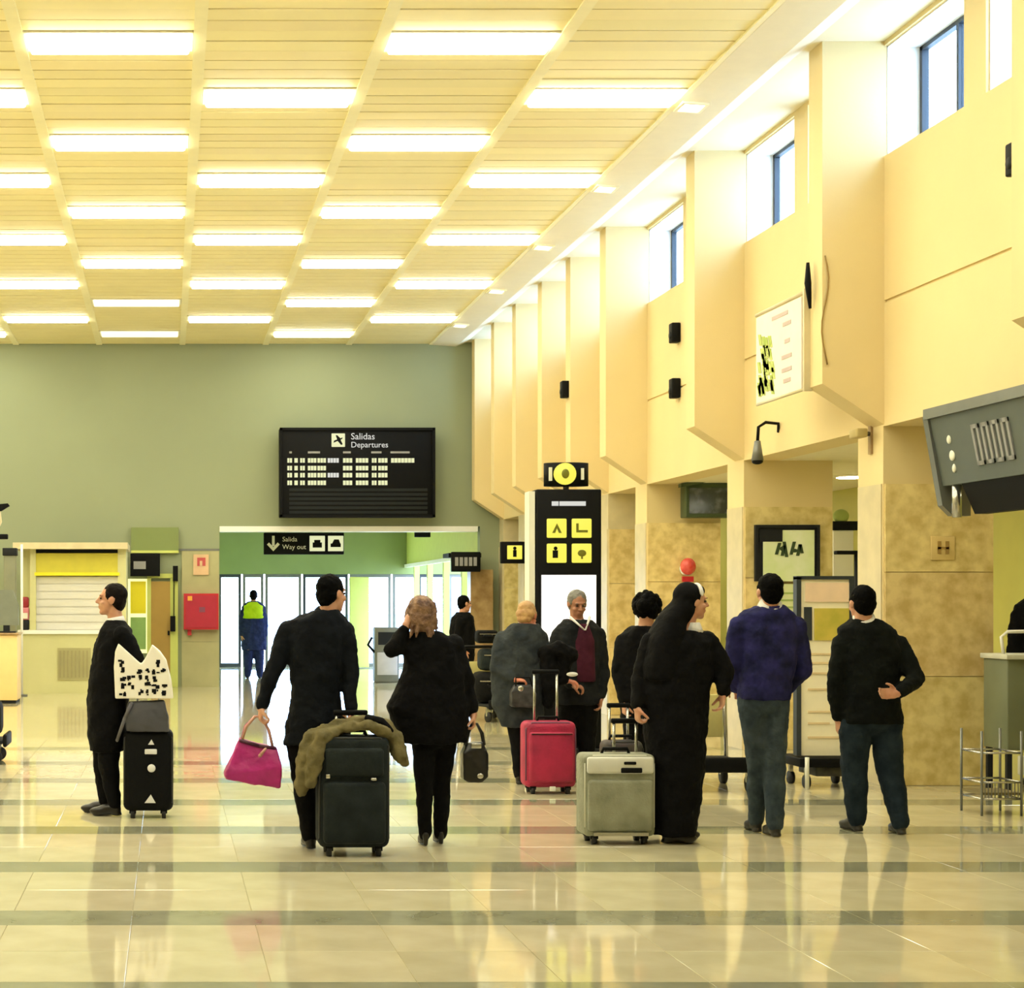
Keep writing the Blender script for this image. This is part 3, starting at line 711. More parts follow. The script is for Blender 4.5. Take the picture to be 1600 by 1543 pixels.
# far person behind the woman, and the one cut by the right edge
Pj = Person('person in black clothes standing by the far brown marble jamb', 722, 25.0, RIGHT)
Pj.make((726, 943), [(956, 714, 734, .08), (964, 706, 740, .15), (985, 702, 742, .17), (1010, 704, 742, .17), (1035, 706, 740, .16)],
        [[(716, 970, -.15, .065), (712, 996, -.15, .058), (722, 1016, -.18, .044)], [(724, 970, .15, .065), (722, 996, .15, .058), (730, 1016, .15, .044)]],
        [[(720, 1030, -.08, .1), (720, 1065, -.08, .075), (718, 1096, -.08, .055)], [(724, 1030, .08, .1), (726, 1065, .08, .075), (728, 1096, .08, .055)]],
        CL_BLACK, CL_BLACK, SHOE, hands=(((.3, 0, -1), (0, 1, 0), 1, .5), ((.3, 0, -1), (0, -1, 0), 1, .5)), head_yaw=math.radians(-70), neck=(723, 960), hair=(HAIR_BLACK, 'short'), foot_dir=((1, 0), (1, .1)))
Pk = Person('person in black jacket at the right edge behind the grey stand', 1632, 14.4, math.radians(40))
Pk.make((1632, 908), [(930, 1612, 1652, .08), (945, 1588, 1676, .125), (975, 1580, 1684, .14), (1030, 1582, 1682, .14), (1070, 1585, 1680, .14)],
        [[(1592, 962, 0, .07), (1580, 1015, -.04, .06), (1592, 1060, -.15, .044)], [(1672, 962, 0, .07), (1686, 1015, 0, .06), (1676, 1060, -.1, .044)]],
        [[(1615, 1070, 0, .108), (1615, 1150, 0, .08), (1614, 1212, 0, .056)], [(1650, 1070, 0, .108), (1650, 1150, 0, .08), (1650, 1212, 0, .056)]],
        CL_BLACK, CL_NAVYBLACK, SHOE, hands=(((.2, -.5, -.6), (0, .2, -1), 1, .5), ((0, -.5, -.6), (0, .2, -1), -1, .5)), neck=(1632, 936), hair=(HAIR_DARK, 'short'))
# ------------------------------------------------------------------ signs, boards and fittings
M_board = mat('flight_board_black', (8, 9, 12), 0.6, spec=.15); M_slot = mat('flap_row_grey', (24, 28, 30), 0.6, spec=.2)
M_flap = emat('lit_flap_text', (0.84, 0.86, 0.50), .9, (.05, .05, .04)); M_flapw = emat('lit_white_text', (0.85, 0.86, 0.82), 0.75, (.05, .05, .05))
M_signw = mat('sign_white', (225, 225, 210), 0.5, var=.02); M_sigyel = emat('backlit_yellow', (0.93, 0.86, 0.10), 1.0, (.06, .05, .01))
M_signgrey = mat('sign_text_grey', (150, 150, 150), 0.5)

# flight board in front of the far wall
YB = 30.9
t = thing('flight_board', 'large black departures board hanging on the olive end wall', 'board', (XX(557, YB), YB, 0))
def bp(px, py): return (XX(px, YB) - t.location.x, ZZ(py, YB))
x0, z0 = bp(437, 808); x1, z1 = bp(680, 668)
MB().rbox(x0, x1, 0, .28, z0, z1, .02, 2).build('case', M_board, t)
MB().box(x0, x0 + .05, -.03, 0, z0, z1).box(x1 - .05, x1, -.03, 0, z0, z1).box(x0, x1, -.03, 0, z1 - .05, z1).box(x0, x1, -.03, 0, z0, z0 + .05).build('frame', M_black, t)
a, b = bp(518, 698), bp(539, 677)
ic = MB().rbox(a[0], b[0], -.02, .01, a[1], b[1], .01, 2).build('pictogram', M_flap, t)
cx_, cz_ = (a[0] + b[0]) / 2, (a[1] + b[1]) / 2
pl = MB(); pl.prism([(cx_ - .09, cz_ - .05), (cx_ + .07, cz_ + .02), (cx_ + .08, cz_ + .05), (cx_ - .08, cz_ - .01)], 'y', -.03, -.021)
pl.prism([(cx_ - .02, cz_ + .0), (cx_ - .05, cz_ + .09), (cx_ - .02, cz_ + .09), (cx_ + .05, cz_ + .02)], 'y', -.031, -.022).prism([(cx_ - .02, cz_ - .01), (cx_ + .05, cz_ - .09), (cx_ + .08, cz_ - .08), (cx_ + .04, cz_ + .01)], 'y', -.032, -.023)
pl.build('aircraft_symbol', M_board, ic)
text('heading', 'Salidas', .17, (bp(548, 682)[0], -.012, bp(548, 682)[1]), M_flapw, t, align='LEFT')
text('heading', 'Departures', .15, (bp(548, 695)[0], -.012, bp(548, 695)[1]), M_flapw, t, align='LEFT')
for a0, a1 in ((452, 456), (481, 500), (536, 548), (580, 596), (610, 640)):
    q0, q1 = bp(a0, 708), bp(a1, 705); MB().box(q0[0], q1[0], -.008, 0, q0[1], q1[1]).build('column_heading', M_signgrey, t)
cells = [(449, 457), (460, 466), (469, 477), (481, 495), (496, 510), (512, 530), (536, 551), (556, 576), (581, 589), (591, 606), (611, 648)]
for r, py in enumerate((719, 731, 742, 754)):
    for ci, (a0, a1) in enumerate(cells):
        if (ci == 10 and r) or (ci == 5 and r in (1, 3)): continue
        n = max(1, round((a1 - a0) / 5)); me = MB()
        for j in range(n):                                  # blocks of flap characters
            u0 = a0 + (a1 - a0) * j / n; u1 = u0 + (a1 - a0) / n - .8
            q0, q1 = bp(u0, py + 3.6), bp(u1, py - 3.4); me.box(q0[0], q1[0], -.012, 0, q0[1], q1[1])
        me.build('flap_text', M_flap if ci not in (5,) else M_flapw, t)
for py in (765, 772, 779, 786, 793, 800):
    q0, q1 = bp(452, py + 2.2), bp(668, py - 2.2); MB().box(q0[0], q1[0], -.006, 0, q0[1], q1[1]).build('flap_row', M_slot, t)
for px in (470, 640): MB().box(bp(px, 0)[0] - .02, bp(px, 0)[0] + .02, .1, .4, z1 - .3, z1 - .26).build('bracket', M_black, t)

def hanging_sign(name, label, x0, x1, z0, z1, Y, top, marks, rods=True):
    t = thing(name, label, 'sign', ((x0 + x1) / 2, Y, 0))
    h = (x1 - x0) / 2
    MB().rbox(-h, h, -.06, .06, z0, z1, .012, 2).build('panel', M_black, t)
    if rods:
        for s in (-1, 1): MB().cyl((s * h * .7, 0, z1 - .01), (s * h * .7, 0, top), .014, seg=10).build('rod', M_black, t)
    marks(t, h)
    return t

def m_exit(t, h):
    z = (ZZ(866, 32.6) + ZZ(832, 32.6)) / 2
    ar = MB().box(-h + .16, -h + .21, -.068, -.06, z - .05, z + .15).prism([(-h + .06, z - .02), (-h + .10, z + .02), (-h + .185, z - .07), (-h + .27, z + .02), (-h + .31, z - .02), (-h + .185, z - .15)], 'y', -.070, -.060)
    ar.build('arrow', M_signw, t)
    text('lettering', 'Salida', .13, (-h + .36, -.066, z + .08), M_signw, t, align='LEFT'); text('lettering', 'Way out', .13, (-h + .36, -.066, z - .07), M_signw, t, align='LEFT')
    for i, xx in enumerate((.26, .62)):
        p = MB().rbox(xx - .15, xx + .15, -.07, -.055, z - .15, z + .15, .02, 2).build('pictogram', M_flap, t)
        if i == 0: MB().box(xx - .09, xx + .09, -.078, -.069, z - .08, z + .02).box(xx - .06, xx + .06, -.078, -.069, z + .02, z + .07).build('bus_symbol', M_black, p)
        else: MB().box(xx - .10, xx + .10, -.078, -.069, z - .07, z + .0).prism([(xx - .07, z), (xx - .03, z + .08), (xx + .06, z + .08), (xx + .09, z)], 'y', -.079, -.069).build('car_symbol', M_black, p)
hanging_sign('exit_sign', 'long black exit sign with arrow and two yellow pictograms', XX(412, 32.6), XX(537, 32.6), ZZ(866, 32.6), ZZ(832, 32.6), 32.6, 3.36, m_exit)
def m_letters(t, h):
    for j in range(5): MB().box(-h + .06 + j * .085, -h + .12 + j * .085, -.066, -.058, 2.26, 2.42).build('letter_block', M_signgrey, t)
hanging_sign('hanging_sign', 'black hanging sign with grey lettering before the glass corridor', XX(705, 30.6), XX(750, 30.6), ZZ(893, 30.6), ZZ(862, 30.6), 30.6, 3.3, m_letters, False)
MB().box(-.3, .3, .06, .71, 2.42, 2.50).build('arm', M_black, [o for o in bpy.data.objects if o.name == 'hanging_sign'][0])
def m_pic(t, h):
    p = MB().rbox(-.13, .13, -.072, -.055, 2.34, 2.58, .02, 2).build('pictogram', M_sigyel, t)
    MB().box(-.03, .03, -.08, -.07, 2.38, 2.5).ell((0, -.075, 2.53), (.03, .01, .03)).build('figure_symbol', M_black, p)
t = hanging_sign('projecting_sign', 'small black sign with yellow pictogram projecting from a far pier', XX(782, 28.95), XX(824, 28.95), ZZ(880, 28.95), ZZ(846, 28.95), 28.95, 3.0, m_pic, False)
MB().box(.1, WALL_X - t.location.x + .02, -.02, .05, 2.5, 2.56).build('arm', M_black, t)
t = thing('dark_ceiling_sign', 'tiny black sign under the lobby ceiling left of the lime wall', 'sign', (XX(660, 36), 36, 0))
MB().rbox(-.17, .17, -.05, .05, 3.0, 3.12, .01, 2).build('panel', M_black, t); MB().cyl((0, 0, 3.1), (0, 0, 3.36), .015, seg=8).build('rod', M_black, t)

# information totem
YT = 17.4
t = thing('information_totem', 'tall black information totem with four yellow pictograms and white panel', 'totem', (XX(889, YT), YT, 0))
def tp_(px, py): return (XX(px, YT) - t.location.x, ZZ(py, YT))
x0, z1 = tp_(838, 764); x1, _ = tp_(940, 764)
MB().rbox(x0, x1, 0, .26, .06, z1, .015, 2).build('case', M_black, t)
MB().rbox(x0 - .05, x1 + .05, -.06, .32, 0, .07, .01, 2).build('base', M_dark, t)
MB().box(x0 - .07, x0 - .01, .02, .24, 0, z1 - .02).build('lit_edge_strip', M_signw, t)  # white strip standing for the lit edge of a column
a, b = tp_(862, 790), tp_(915, 783); MB().box(a[0], a[0] + .07, -.008, 0, a[1], b[1]).box(a[0] + .08, b[0], -.008, 0, a[1], b[1]).build('heading_bar', M_flapw, t)
for i, (px, py) in enumerate(((854, 810), (893, 810), (854, 849), (893, 849))):
    a, b = tp_(px, py + 30), tp_(px + 31, py)
    p = MB().rbox(a[0], b[0], -.02, .005, a[1], b[1], .012, 2).build('pictogram', M_sigyel, t)
    cx_, cz_ = (a[0] + b[0]) / 2, (a[1] + b[1]) / 2; k = MB()
    if i == 0: k.prism([(cx_ - .05, cz_ - .05), (cx_, cz_ + .05), (cx_ + .05, cz_ - .05), (cx_ + .02, cz_ - .05), (cx_, cz_ + .0), (cx_ - .02, cz_ - .05)], 'y', -.026, -.019)
    elif i == 1: k.box(cx_ - .06, cx_ + .06, -.026, -.019, cz_ - .045, cz_ - .02).box(cx_ - .06, cx_ - .035, -.026, -.019, cz_ - .02, cz_ + .05)
    elif i == 2: k.box(cx_ - .045, cx_ + .01, -.026, -.019, cz_ - .05, cz_ + .03).ell((cx_ - .015, -.023, cz_ + .05), (.02, .006, .02))
    else: k.ell((cx_, -.023, cz_), (.045, .006, .035)).box(cx_ - .01, cx_ + .01, -.026, -.019, cz_ - .06, cz_)
    k.build('symbol', mat('olive_print', (110, 110, 10), .6) if i != 2 else M_black, p)
a, b = tp_(846, 1075), tp_(931, 898)
MB().box(a[0], b[0], -.012, .0, a[1], b[1]).build('light_panel', emat('totem_light_panel', (0.95, 0.93, 1.0), 1.05), t)
# drum sign on top
k = MB(); zc = ZZ(740, YT); r = .24
for i in range(2): pass
k.loft([(.0, .13, ZZ(758, YT), .235, .13), (.0, .13, ZZ(722, YT), .235, .13)], 28, 2.0); dr = k.build('drum_sign', M_black, t)
MB().cyl((0, .13, z1 - .01), (0, .13, ZZ(756, YT)), .03).build('stem', M_steel, t)
d = MB(); d.tube([(-.06 + .02, -.012, zc), (-.04, .03, zc)], [.115, .115], 24); d.build('yellow_disc', M_sigyel, dr)
MB().ell((-.04, -.016, zc), (.04, .012, .05)).build('symbol', mat('olive_print', (110, 110, 10), .6), dr)
MB().box(-.20, -.17, .02, .05, zc - .07, zc + .07).build('side_lettering', M_signw, dr); MB().box(.13, .16, .005, .035, zc - .06, zc + .06).build('side_lettering', M_signw, dr)

# big sign box under the window wall, right edge
t = thing('shop_sign_box', 'big dark grey sign box with pale letters at the right edge', 'sign', (6.05, 11.9, 0))
M_sgrey = mat('sign_box_grey', (84, 92, 88), 0.5, var=.08, scale=3)
k = MB().prism([(-.12, 3.02), (-.02, 2.50), (.2, 2.50), (.2, 3.02)], 'y', -1.3, 1.05); k.build('case', M_sgrey, t)
MB().prism([(-.15, 3.10), (-.15, 3.02), (.2, 3.02), (.2, 3.10)], 'y', -1.3, 1.1).build('top_rail', M_steel, t)
MB().prism([(.0, 2.50), (.1, 2.27), (.2, 2.27), (.2, 2.50)], 'y', -1.3, .78).build('lower_box', M_black, t)
MB().prism([(-.14, 3.04), (-.02, 2.35), (.06, 2.27), (.2, 2.27), (.2, 3.04)], 'y', 1.05, 1.13).build('end_cap', M_steel, t)
MB().cyl((.02, .9, 2.25), (.02, .9, 2.52), .035, seg=12).build('side_tube', M_chrome, t)
for j in range(4):
    yy = .42 - j * .145
    L_ = MB(); 
    for (u0, u1, v0, v1) in ((0, .03, .0, .30), (.075, .105, 0, .30), (0, .105, 0, .03), (0, .105, .27, .30)):
        zz0, zz1 = 2.61 + v0, 2.61 + v1
        xa, xb = -.12 + (3.02 - zz0) / .52 * .10 - .012, -.12 + (3.02 - zz1) / .52 * .10 - .012
        L_.add([(xa, yy - u0, zz0), (xa, yy - u1, zz0), (xb, yy - u1, zz1), (xb, yy - u0, zz1), (xa + .02, yy - u0, zz0), (xa + .02, yy - u1, zz0), (xb + .02, yy - u1, zz1), (xb + .02, yy - u0, zz1)],
               [(0, 1, 2, 3), (7, 6, 5, 4), (0, 4, 5, 1), (1, 5, 6, 2), (2, 6, 7, 3), (3, 7, 4, 0)])
    L_.build('letter', M_signgrey, t)
MB().ell((-.085, .8, 2.84), (.015, .03, .035)).ell((-.06, .8, 2.72), (.015, .045, .045)).ell((-.045, .8, 2.62), (.015, .025, .035)).build('emblem', M_signw, t)

# banner hung on the first pilaster
t = thing('wall_banner', 'white banner with green script hanging beside the nearest visible pilaster', 'banner', (5.66, 15.45, 0))
M_ban = mat('banner_cloth', (240, 228, 214), 0.7, var=.03)
zb, zt = 3.50, 4.32
MB().box(-.012, .012, -.62, .52, zb, zt).build('sheet', M_ban, t)
MB().cyl((0, -.66, zt + .03), (0, .55, zt + .03), .018, seg=10).build('top_rod', M_palestone, t); MB().cyl((0, -.64, zb - .01), (0, .53, zb - .01), .014, seg=10).build('bottom_rod', M_palestone, t)
MB().box(-.015, .06, -.69, -.66, zb - .03, zt + .06).build('mount', M_palestone, t)
M_leaf = mat('banner_green', (150, 172, 64), .7, rgb2=(196, 206, 120), scale=9)
g = MB()
for i in range(34):
    yy = random.uniform(.06, .46); zz = random.uniform(zb + .08, zt - .22); g.prism([(yy - .05, zz - .06), (yy + .02, zz - .05), (yy + .06, zz + .06), (yy - .01, zz + .05)], 'x', -.018, -.0125)
o = g.build('green_script', M_leaf, t); o['kind'] = 'stuff'
for i, (zz, w_) in enumerate(((zt - .08, .8), (zt - .18, .25), (zt - .34, .16), (zt - .48, .3), (zt - .60, .3), (zt - .70, .22))):
    MB().box(-.016, -.0125, -.30 - w_ / 2 * (.6 if i else 0), -.30 + w_ / 2, zz - .018, zz + .018).build('print_line', mat('faded_print', (196, 176, 172), .7), t)

# small wall speakers, lamp brackets, cable, plaque
for i, (X, Y_, Z, lb) in enumerate(((6.19, 10.05, ZZ(247, 12.1), 'small black wall speaker at the right edge under the windows'), (6.19, 20.3, ZZ(518, 20.2), 'upper small black wall speaker below the third window pair'),
                                (6.19, 20.3, ZZ(605, 20.2), 'lower small black wall speaker below the third window pair'), (5.66, 23.7, ZZ(586, 22.2), 'small black wall speaker on a far narrow pilaster'))):
    if i == 0: Y_ = 12.12
    t = thing('wall_speaker', lb, 'speaker', (X, Y_, Z), 0, 'small black wall speakers')
    MB().rbox(-.06, .05, -.07, .07, -.12, .12, .015, 2).build('case', M_black, t); MB().cyl((-.068, 0, -.03), (-.058, 0, -.03), .045).build('cone', M_dark, t)
t = thing('lamp_bracket', 'thin black bracket lamp on the nearest visible pilaster above the banner', 'lamp', (5.66, 14.66, 0))
MB().tube([(0, 0, ZZ(480, 14.6)), (-.02, 0, ZZ(440, 14.6)), (-.02, 0, ZZ(408, 14.6))], [.012, .03, .014], 10).build('stem', M_black, t)
k = MB(); pts = [(5.68 + .012 * math.sin(i * .9) - .0, 14.475, ZZ(390 + 18 * i, 14.5)) for i in range(11)]
pts = [(5.72 + .03 * math.sin(i * .7), 14.478, ZZ(400 + 17 * i, 14.5)) for i in range(11)]
tag(k.tube(pts, .007, 8).build('cable', mat('tan_cable', (150, 120, 60), .6)), 'thin loose cable hanging down the nearest visible pilaster', 'cable')
t = thing('gooseneck_lamp', 'dark curved wall lamp over the poster pier', 'lamp', (WALL_X, 17.0, 0))
zl = ZZ(690, 17.0)
pts = [(0, -.06, zl + .17), (-.10, -.06, zl + .20), (-.20, -.06, zl + .17), (-.23, -.06, zl + .02)]
MB().tube([(0.0, 0, zl + .1), (-.02, -.05, zl + .18), (-.16, -.08, zl + .19), (-.24, -.1, zl + .14), (-.25, -.1, zl - .02)], .016, 10).build('neck', M_black, t)
MB().tube([(-.25, -.1, zl), (-.25, -.1, zl - .10), (-.25, -.1, zl - .2)], [.03, .045, .06], 14).build('lamp_head', M_steel, t)
MB().ell((-.25, -.1, zl - .21), (.055, .055, .03)).build('bulb_cap', M_black, t)
t = thing('security_camera', 'small wall camera below the slanted foot of the nearest visible pilaster', 'camera', (WALL_X - .02, 14.75, 0))
zc = ZZ(675, 14.6)
MB().cyl((0, 0, zc), (-.07, 0, zc), .02, seg=10).build('arm', M_steel, t); MB().rbox(-.16, -.06, -.12, .06, zc - .04, zc + .04, .015, 2).build('housing', mat('beige_plastic', (190, 170, 110), .5), t); MB().box(.0, .03, -.03, .03, zc - .18, zc + .08).build('conduit', M_brownmarble, t)
t = thing('plaque', 'pale square plaque with mark on the nearest marble pier', 'plaque', (XX(1475, 14.46), 14.475, ZZ(856, 14.46)))
MB().rbox(-.105, .105, 0, .012, -.105, .105, .008, 2).build('plate', mat('pale_plaque', (226, 198, 130), .5), t)
MB().box(-.05, -.02, -.006, 0, -.05, .06).box(.02, .05, -.006, 0, -.05, .06).box(-.05, .05, -.006, 0, -.01, .01).build('mark', mat('plaque_print', (170, 136, 70), .6), t)

# cabinet window on the third pier (dark green display box)
t = thing('display_case', 'dark glass display box mounted high on the third pier', 'display case', (XX(1110, 21.5), 21.4, 0))
a0, a1 = XX(1072, 21.4) - t.location.x, XX(1148, 21.4) - t.location.x
MB().rbox(a0, a1, 0, .24, ZZ(808, 21.4), ZZ(748, 21.4), .01, 2).build('case', mat('dark_green_case', (66, 84, 58), .4), t)
MB().box(a0 + .04, a1 - .04, -.012, 0, ZZ(802, 21.4), ZZ(762, 21.4)).build('screen', mat('dark_screen', (58, 66, 66), .12, rgb2=(130, 134, 150), scale=7, lo=.5, hi=.8), t)
MB().prism([(a0 - .1, ZZ(756, 21.4)), (a1, ZZ(738, 21.4)), (a1, ZZ(744, 21.4)), (a0 - .1, ZZ(762, 21.4))], 'y', -.12, .0).build('hood', mat('dark_green_case', (66, 84, 58), .4), t)
# red alarm lamp
t = thing('alarm_lamp', 'round red alarm lamp with painted pink highlight on the marble above the nun', 'alarm', (XX(1077, 21.5), 21.57, ZZ(888, 21.5)))
MB().cyl((0, .06, 0), (0, 0, 0), .09).build('back_plate', M_white, t); MB().ell((0, -.02, .03), (.10, .09, .11)).build('dome', mat('pink_highlight_dome', (235, 110, 100), .25, rgb2=(200, 30, 30), scale=8), t)  # pinkish highlight is mixed into the red dome colour
MB().box(-.07, .07, -.03, .02, -.17, -.10).build('label_plate', M_red, t)

# framed posters on the second pier
YP = 17.95
t = thing('framed_poster', 'framed lime and white poster with dark script on the second pier', 'poster', (XX(1230, YP), YP, 0))
def pp(px, py): return (XX(px, YP) - t.location.x, ZZ(py, YP))
a, b = pp(1184, 908), pp(1276, 824)
MB().box(a[0], b[0], -.0, .03, a[1], b[1]).build('backing', M_dark, t)
MB().box(a[0] - .03, a[0], -.02, .03, a[1], b[1]).box(b[0], b[0] + .03, -.02, .03, a[1], b[1]).box(a[0] - .03, b[0] + .03, -.02, .03, b[1], b[1] + .03).build('frame', M_dark, t)
c_, d_ = pp(1192, 908), pp(1272, 828); MB().box(c_[0], d_[0], -.01, 0, c_[1], d_[1]).build('sheet', mat('lime_white_paper', (238, 244, 220), .6, rgb2=(210, 228, 158), scale=3), t)
c_, d_ = pp(1186, 846), pp(1222, 828); MB().box(c_[0], d_[0], -.014, -.0, c_[1], d_[1]).build('dark_corner', M_dark, t)
k = MB()
for u, v0, v1, sl in ((1210, 866, 848, 5), (1219, 868, 852, 3), (1226, 870, 846, -4), (1233, 866, 846, 5), (1243, 868, 850, 4), (1250, 864, 850, -3)):
    q0, q1, q2, q3 = pp(u, v0), pp(u + 5, v0), pp(u + 5 + sl, v1), pp(u + sl, v1)
    k.prism([q0, q1, q2, q3], 'y', -.016, -.0105)
k.ell((pp(1222, 0)[0], -.012, pp(0, 857)[1]), (.03, .004, .025)).ell((pp(1241, 0)[0], -.012, pp(0, 860)[1]), (.035, .004, .02))
k.build('script', mat('dark_green_print', (50, 70, 40), .6), t)
t = thing('paper_notice', 'pale lime paper notice under the framed poster', 'notice', (XX(1240, YP), YP, 0))
a, b = pp(1206, 1000), pp(1280, 912); x_ = XX(1230, YP) - t.location.x
MB().box(a[0] + x_, b[0] + x_, 0, .015, a[1], b[1]).build('sheet', mat('pale_lime_paper', (226, 232, 180), .6), t)
k = MB()
for j in range(6):
    q = pp(1214, 925 + j * 11); q1 = pp(1262 - 8 * (j % 2), 928 + j * 11); k.box(q[0] + x_, q1[0] + x_, -.004, 0, q1[1], q[1])
k.build('print_line', mat('pale_green_print', (170, 190, 110), .6), t)
# white poster column and black T post in the aisle
YW = 18.8
t = thing('poster_column', 'white poster panel with black top hanging in the aisle', 'poster', (XX(1325, YW), YW, 0))
a0, a1 = XX(1302, YW) - t.location.x, XX(1334, YW) - t.location.x
MB().rbox(a0, a1, 0, .06, .0, ZZ(828, YW), .01, 2).build('panel', M_white, t)
MB().box(a0, a1 + .05, -.01, .07, ZZ(828, YW), ZZ(814, YW)).build('black_top', M_black, t); MB().ell((a0 + .1, .03, ZZ(806, YW)), (.09, .05, .08)).build('ornament', mat('pale_green_print', (170, 190, 110), .6), t)
t = thing('barrier_post', 'black T shaped post beside the white poster panel', 'post', (XX(1341, 15.8), 15.8, 0))
MB().cyl((0, 0, 0), (0, 0, .03), .16, seg=24).build('base', M_black, t); MB().cyl((0, 0, .02), (0, 0, ZZ(862, 15.8)), .038, seg=16).build('pole', M_black, t)
MB().rbox(-.22, .09, -.04, .04, ZZ(866, 15.8), ZZ(860, 15.8), .008, 2).build('cross_bar', M_black, t)
# display board on wheels
YD = 14.4
t = thing('display_stand', 'cream poster stand on a low dark trolley between the two men', 'display stand', (XX(1290, YD), YD, 0))
def dp(px, py): return (XX(px, YD) - t.location.x, ZZ(py, YD))
M_cream = mat('cream_board', (255, 246, 216), .6, var=.03)
a, b = dp(1247, 1180), dp(1330, 905)
MB().box(a[0], b[0], 0, .05, a[1], b[1]).build('board', M_cream, t)
MB().box(a[0] - .02, a[0] + .02, -.02, .06, a[1], b[1] + .02).box(a[0] - .02, b[0] + .02, -.02, .06, b[1], b[1] + .03).box(b[0] - .02, b[0] + .02, -.02, .06, a[1], b[1]).build('frame', M_frame, t)
a, b = dp(1258, 940), dp(1326, 910); MB().box(a[0], b[0], -.012, 0, a[1], b[1]).build('peach_header', mat('peach_print', (252, 222, 190), .6), t)
a, b = dp(1272, 1000), dp(1326, 950); MB().box(a[0], b[0], -.012, 0, a[1], b[1]).build('yellow_print', mat('yellow_print', (224, 200, 90), .6, rgb2=(190, 180, 70), scale=6), t)
a, b = dp(1256, 1000), dp(1268, 948); MB().box(a[0], b[0], -.012, 0, a[1], b[1]).build('dark_print', M_frame, t)
for py, w_ in ((1020, 50), (1034, 60), (1050, 50), (1075, 66), (1110, 40), (1128, 34), (1150, 60)):
    a, b = dp(1262, py + 3), dp(1262 + w_, py); MB().box(a[0], b[0], -.008, 0, a[1], b[1]).build('print_line', mat('tan_print', (238, 214, 168), .6), t)
a, b = dp(1240, 1216), dp(1340, 1182)
MB().rbox(a[0], b[0], -.15, .35, ZZ(1196, YD), ZZ(1182, YD), .01, 2).build('trolley_deck', M_black, t)
MB().rbox(dp(1268, 0)[0], dp(1322, 0)[0], -.1, .3, .10, ZZ(1196, YD), .01, 2).build('trolley_box', mat('dark_mottled', (60, 58, 44), .5, rgb2=(24, 26, 24), scale=12), t)
for sx in (a[0] + .08, b[0] - .08):
    for sy in (-.08, .28): MB().cyl((sx - .02, sy, .055), (sx + .02, sy, .055), .055).build('wheel', M_rubber, t); MB().box(sx - .015, sx + .015, sy - .02, sy + .02, .05, .2).build('fork', M_chrome, t)
MB().cyl((dp(1250, 0)[0], -.16, 0), (dp(1250, 0)[0], -.16, ZZ(1180, YD)), .018, seg=10).build('front_leg', M_signw, t)

# booth at the far left
YO = 29.0
t = thing('ticket_booth', 'cream ticket booth with white shutter and yellow header at the end wall', 'booth', (XX(120, YO), YO, 0))
def op(px, py): return (XX(px, YO) - t.location.x, ZZ(py, YO))
M_bcream = mat('booth_cream', (206, 204, 150), .6, var=.05, scale=2)
def ob(nm, m, px0, py0, px1, py1, y0, y1, par=None):
    a, b = op(px0, py1), op(px1, py0); return MB().box(a[0], b[0], y0, y1, a[1], b[1]).build(nm, m, par or t)
ob('counter_front', M_bcream, 30, 990, 194, 1083.4, 0, .5)
ob('counter_top', M_white, 28, 984, 196, 990, -.05, .55)
ob('vent_panel', mat('vent_grey', (176, 170, 120), .6), 90, 1012, 142, 1062, -.02, 0)
for j in range(8): ob('vent_slat', mat('vent_slat_grey', (160, 152, 106), .6), 93 + j * 6, 1016, 95.5 + j * 6, 1058, -.035, -.02)
ob('side_post', M_bcream, 47, 856, 56, 984, .0, .4); ob('side_post', M_bcream, 184, 856, 197, 984, .0, .4)
sh_ = ob('roller_shutter', mat('pale_shutter', (214, 212, 204), .6, var=.02), 56, 900, 184, 984, .1, .16)
for j in range(7): ob('shutter_slat', mat('pale_shutter', (214, 212, 204), .6, var=.02), 56, 901 + j * 12, 184, 911 + j * 12, .085, .1, sh_)
ob('header', mat('yellow_header', (206, 196, 60), .5, var=.05), 56, 864, 184, 894, .02, .3)
ob('header_edge', M_yellow, 54, 894, 187, 899, -.02, .3)
ob('canopy', M_palestone, 22, 848, 200, 858, -.25, 1.6)
ob('dark_gap', M_black, 52, 858, 186, 863, .02, .2)
ob('back_box', M_bcream, 30, 856, 196, 990, .5, 1.6)
t2 = thing('red_dispenser', 'red and pink dispenser standing on the ticket booth counter', 'dispenser', (XX(38.5, 28.95), 28.97, ZZ(984.2, 28.95)))
MB().rbox(-.07, .07, 0, .16, 0, .18, .02, 2).build('base_box', M_dark, t2); MB().rbox(-.07, .07, .0, .15, .17, .40, .03, 2).build('pink_body', mat('dusty_pink', (206, 120, 130), .5), t2)
MB().rbox(-.065, .065, .0, .15, .39, .58, .03, 2).build('red_head', mat('deep_red', (150, 30, 40), .4), t2); MB().box(-.05, .05, -.01, .0, .2, .3).build('front_plate', M_signw, t2)
t2 = thing('white_pole', 'slim white pole standing beside the ticket booth', 'pole', (XX(34, 28.4), 28.4, 0))
MB().cyl((0, 0, 0), (0, 0, .02), .10).build('base', M_steel, t2); MB().cyl((0, 0, .02), (0, 0, ZZ(850, 28.4)), .022, seg=12).build('shaft', M_white, t2)
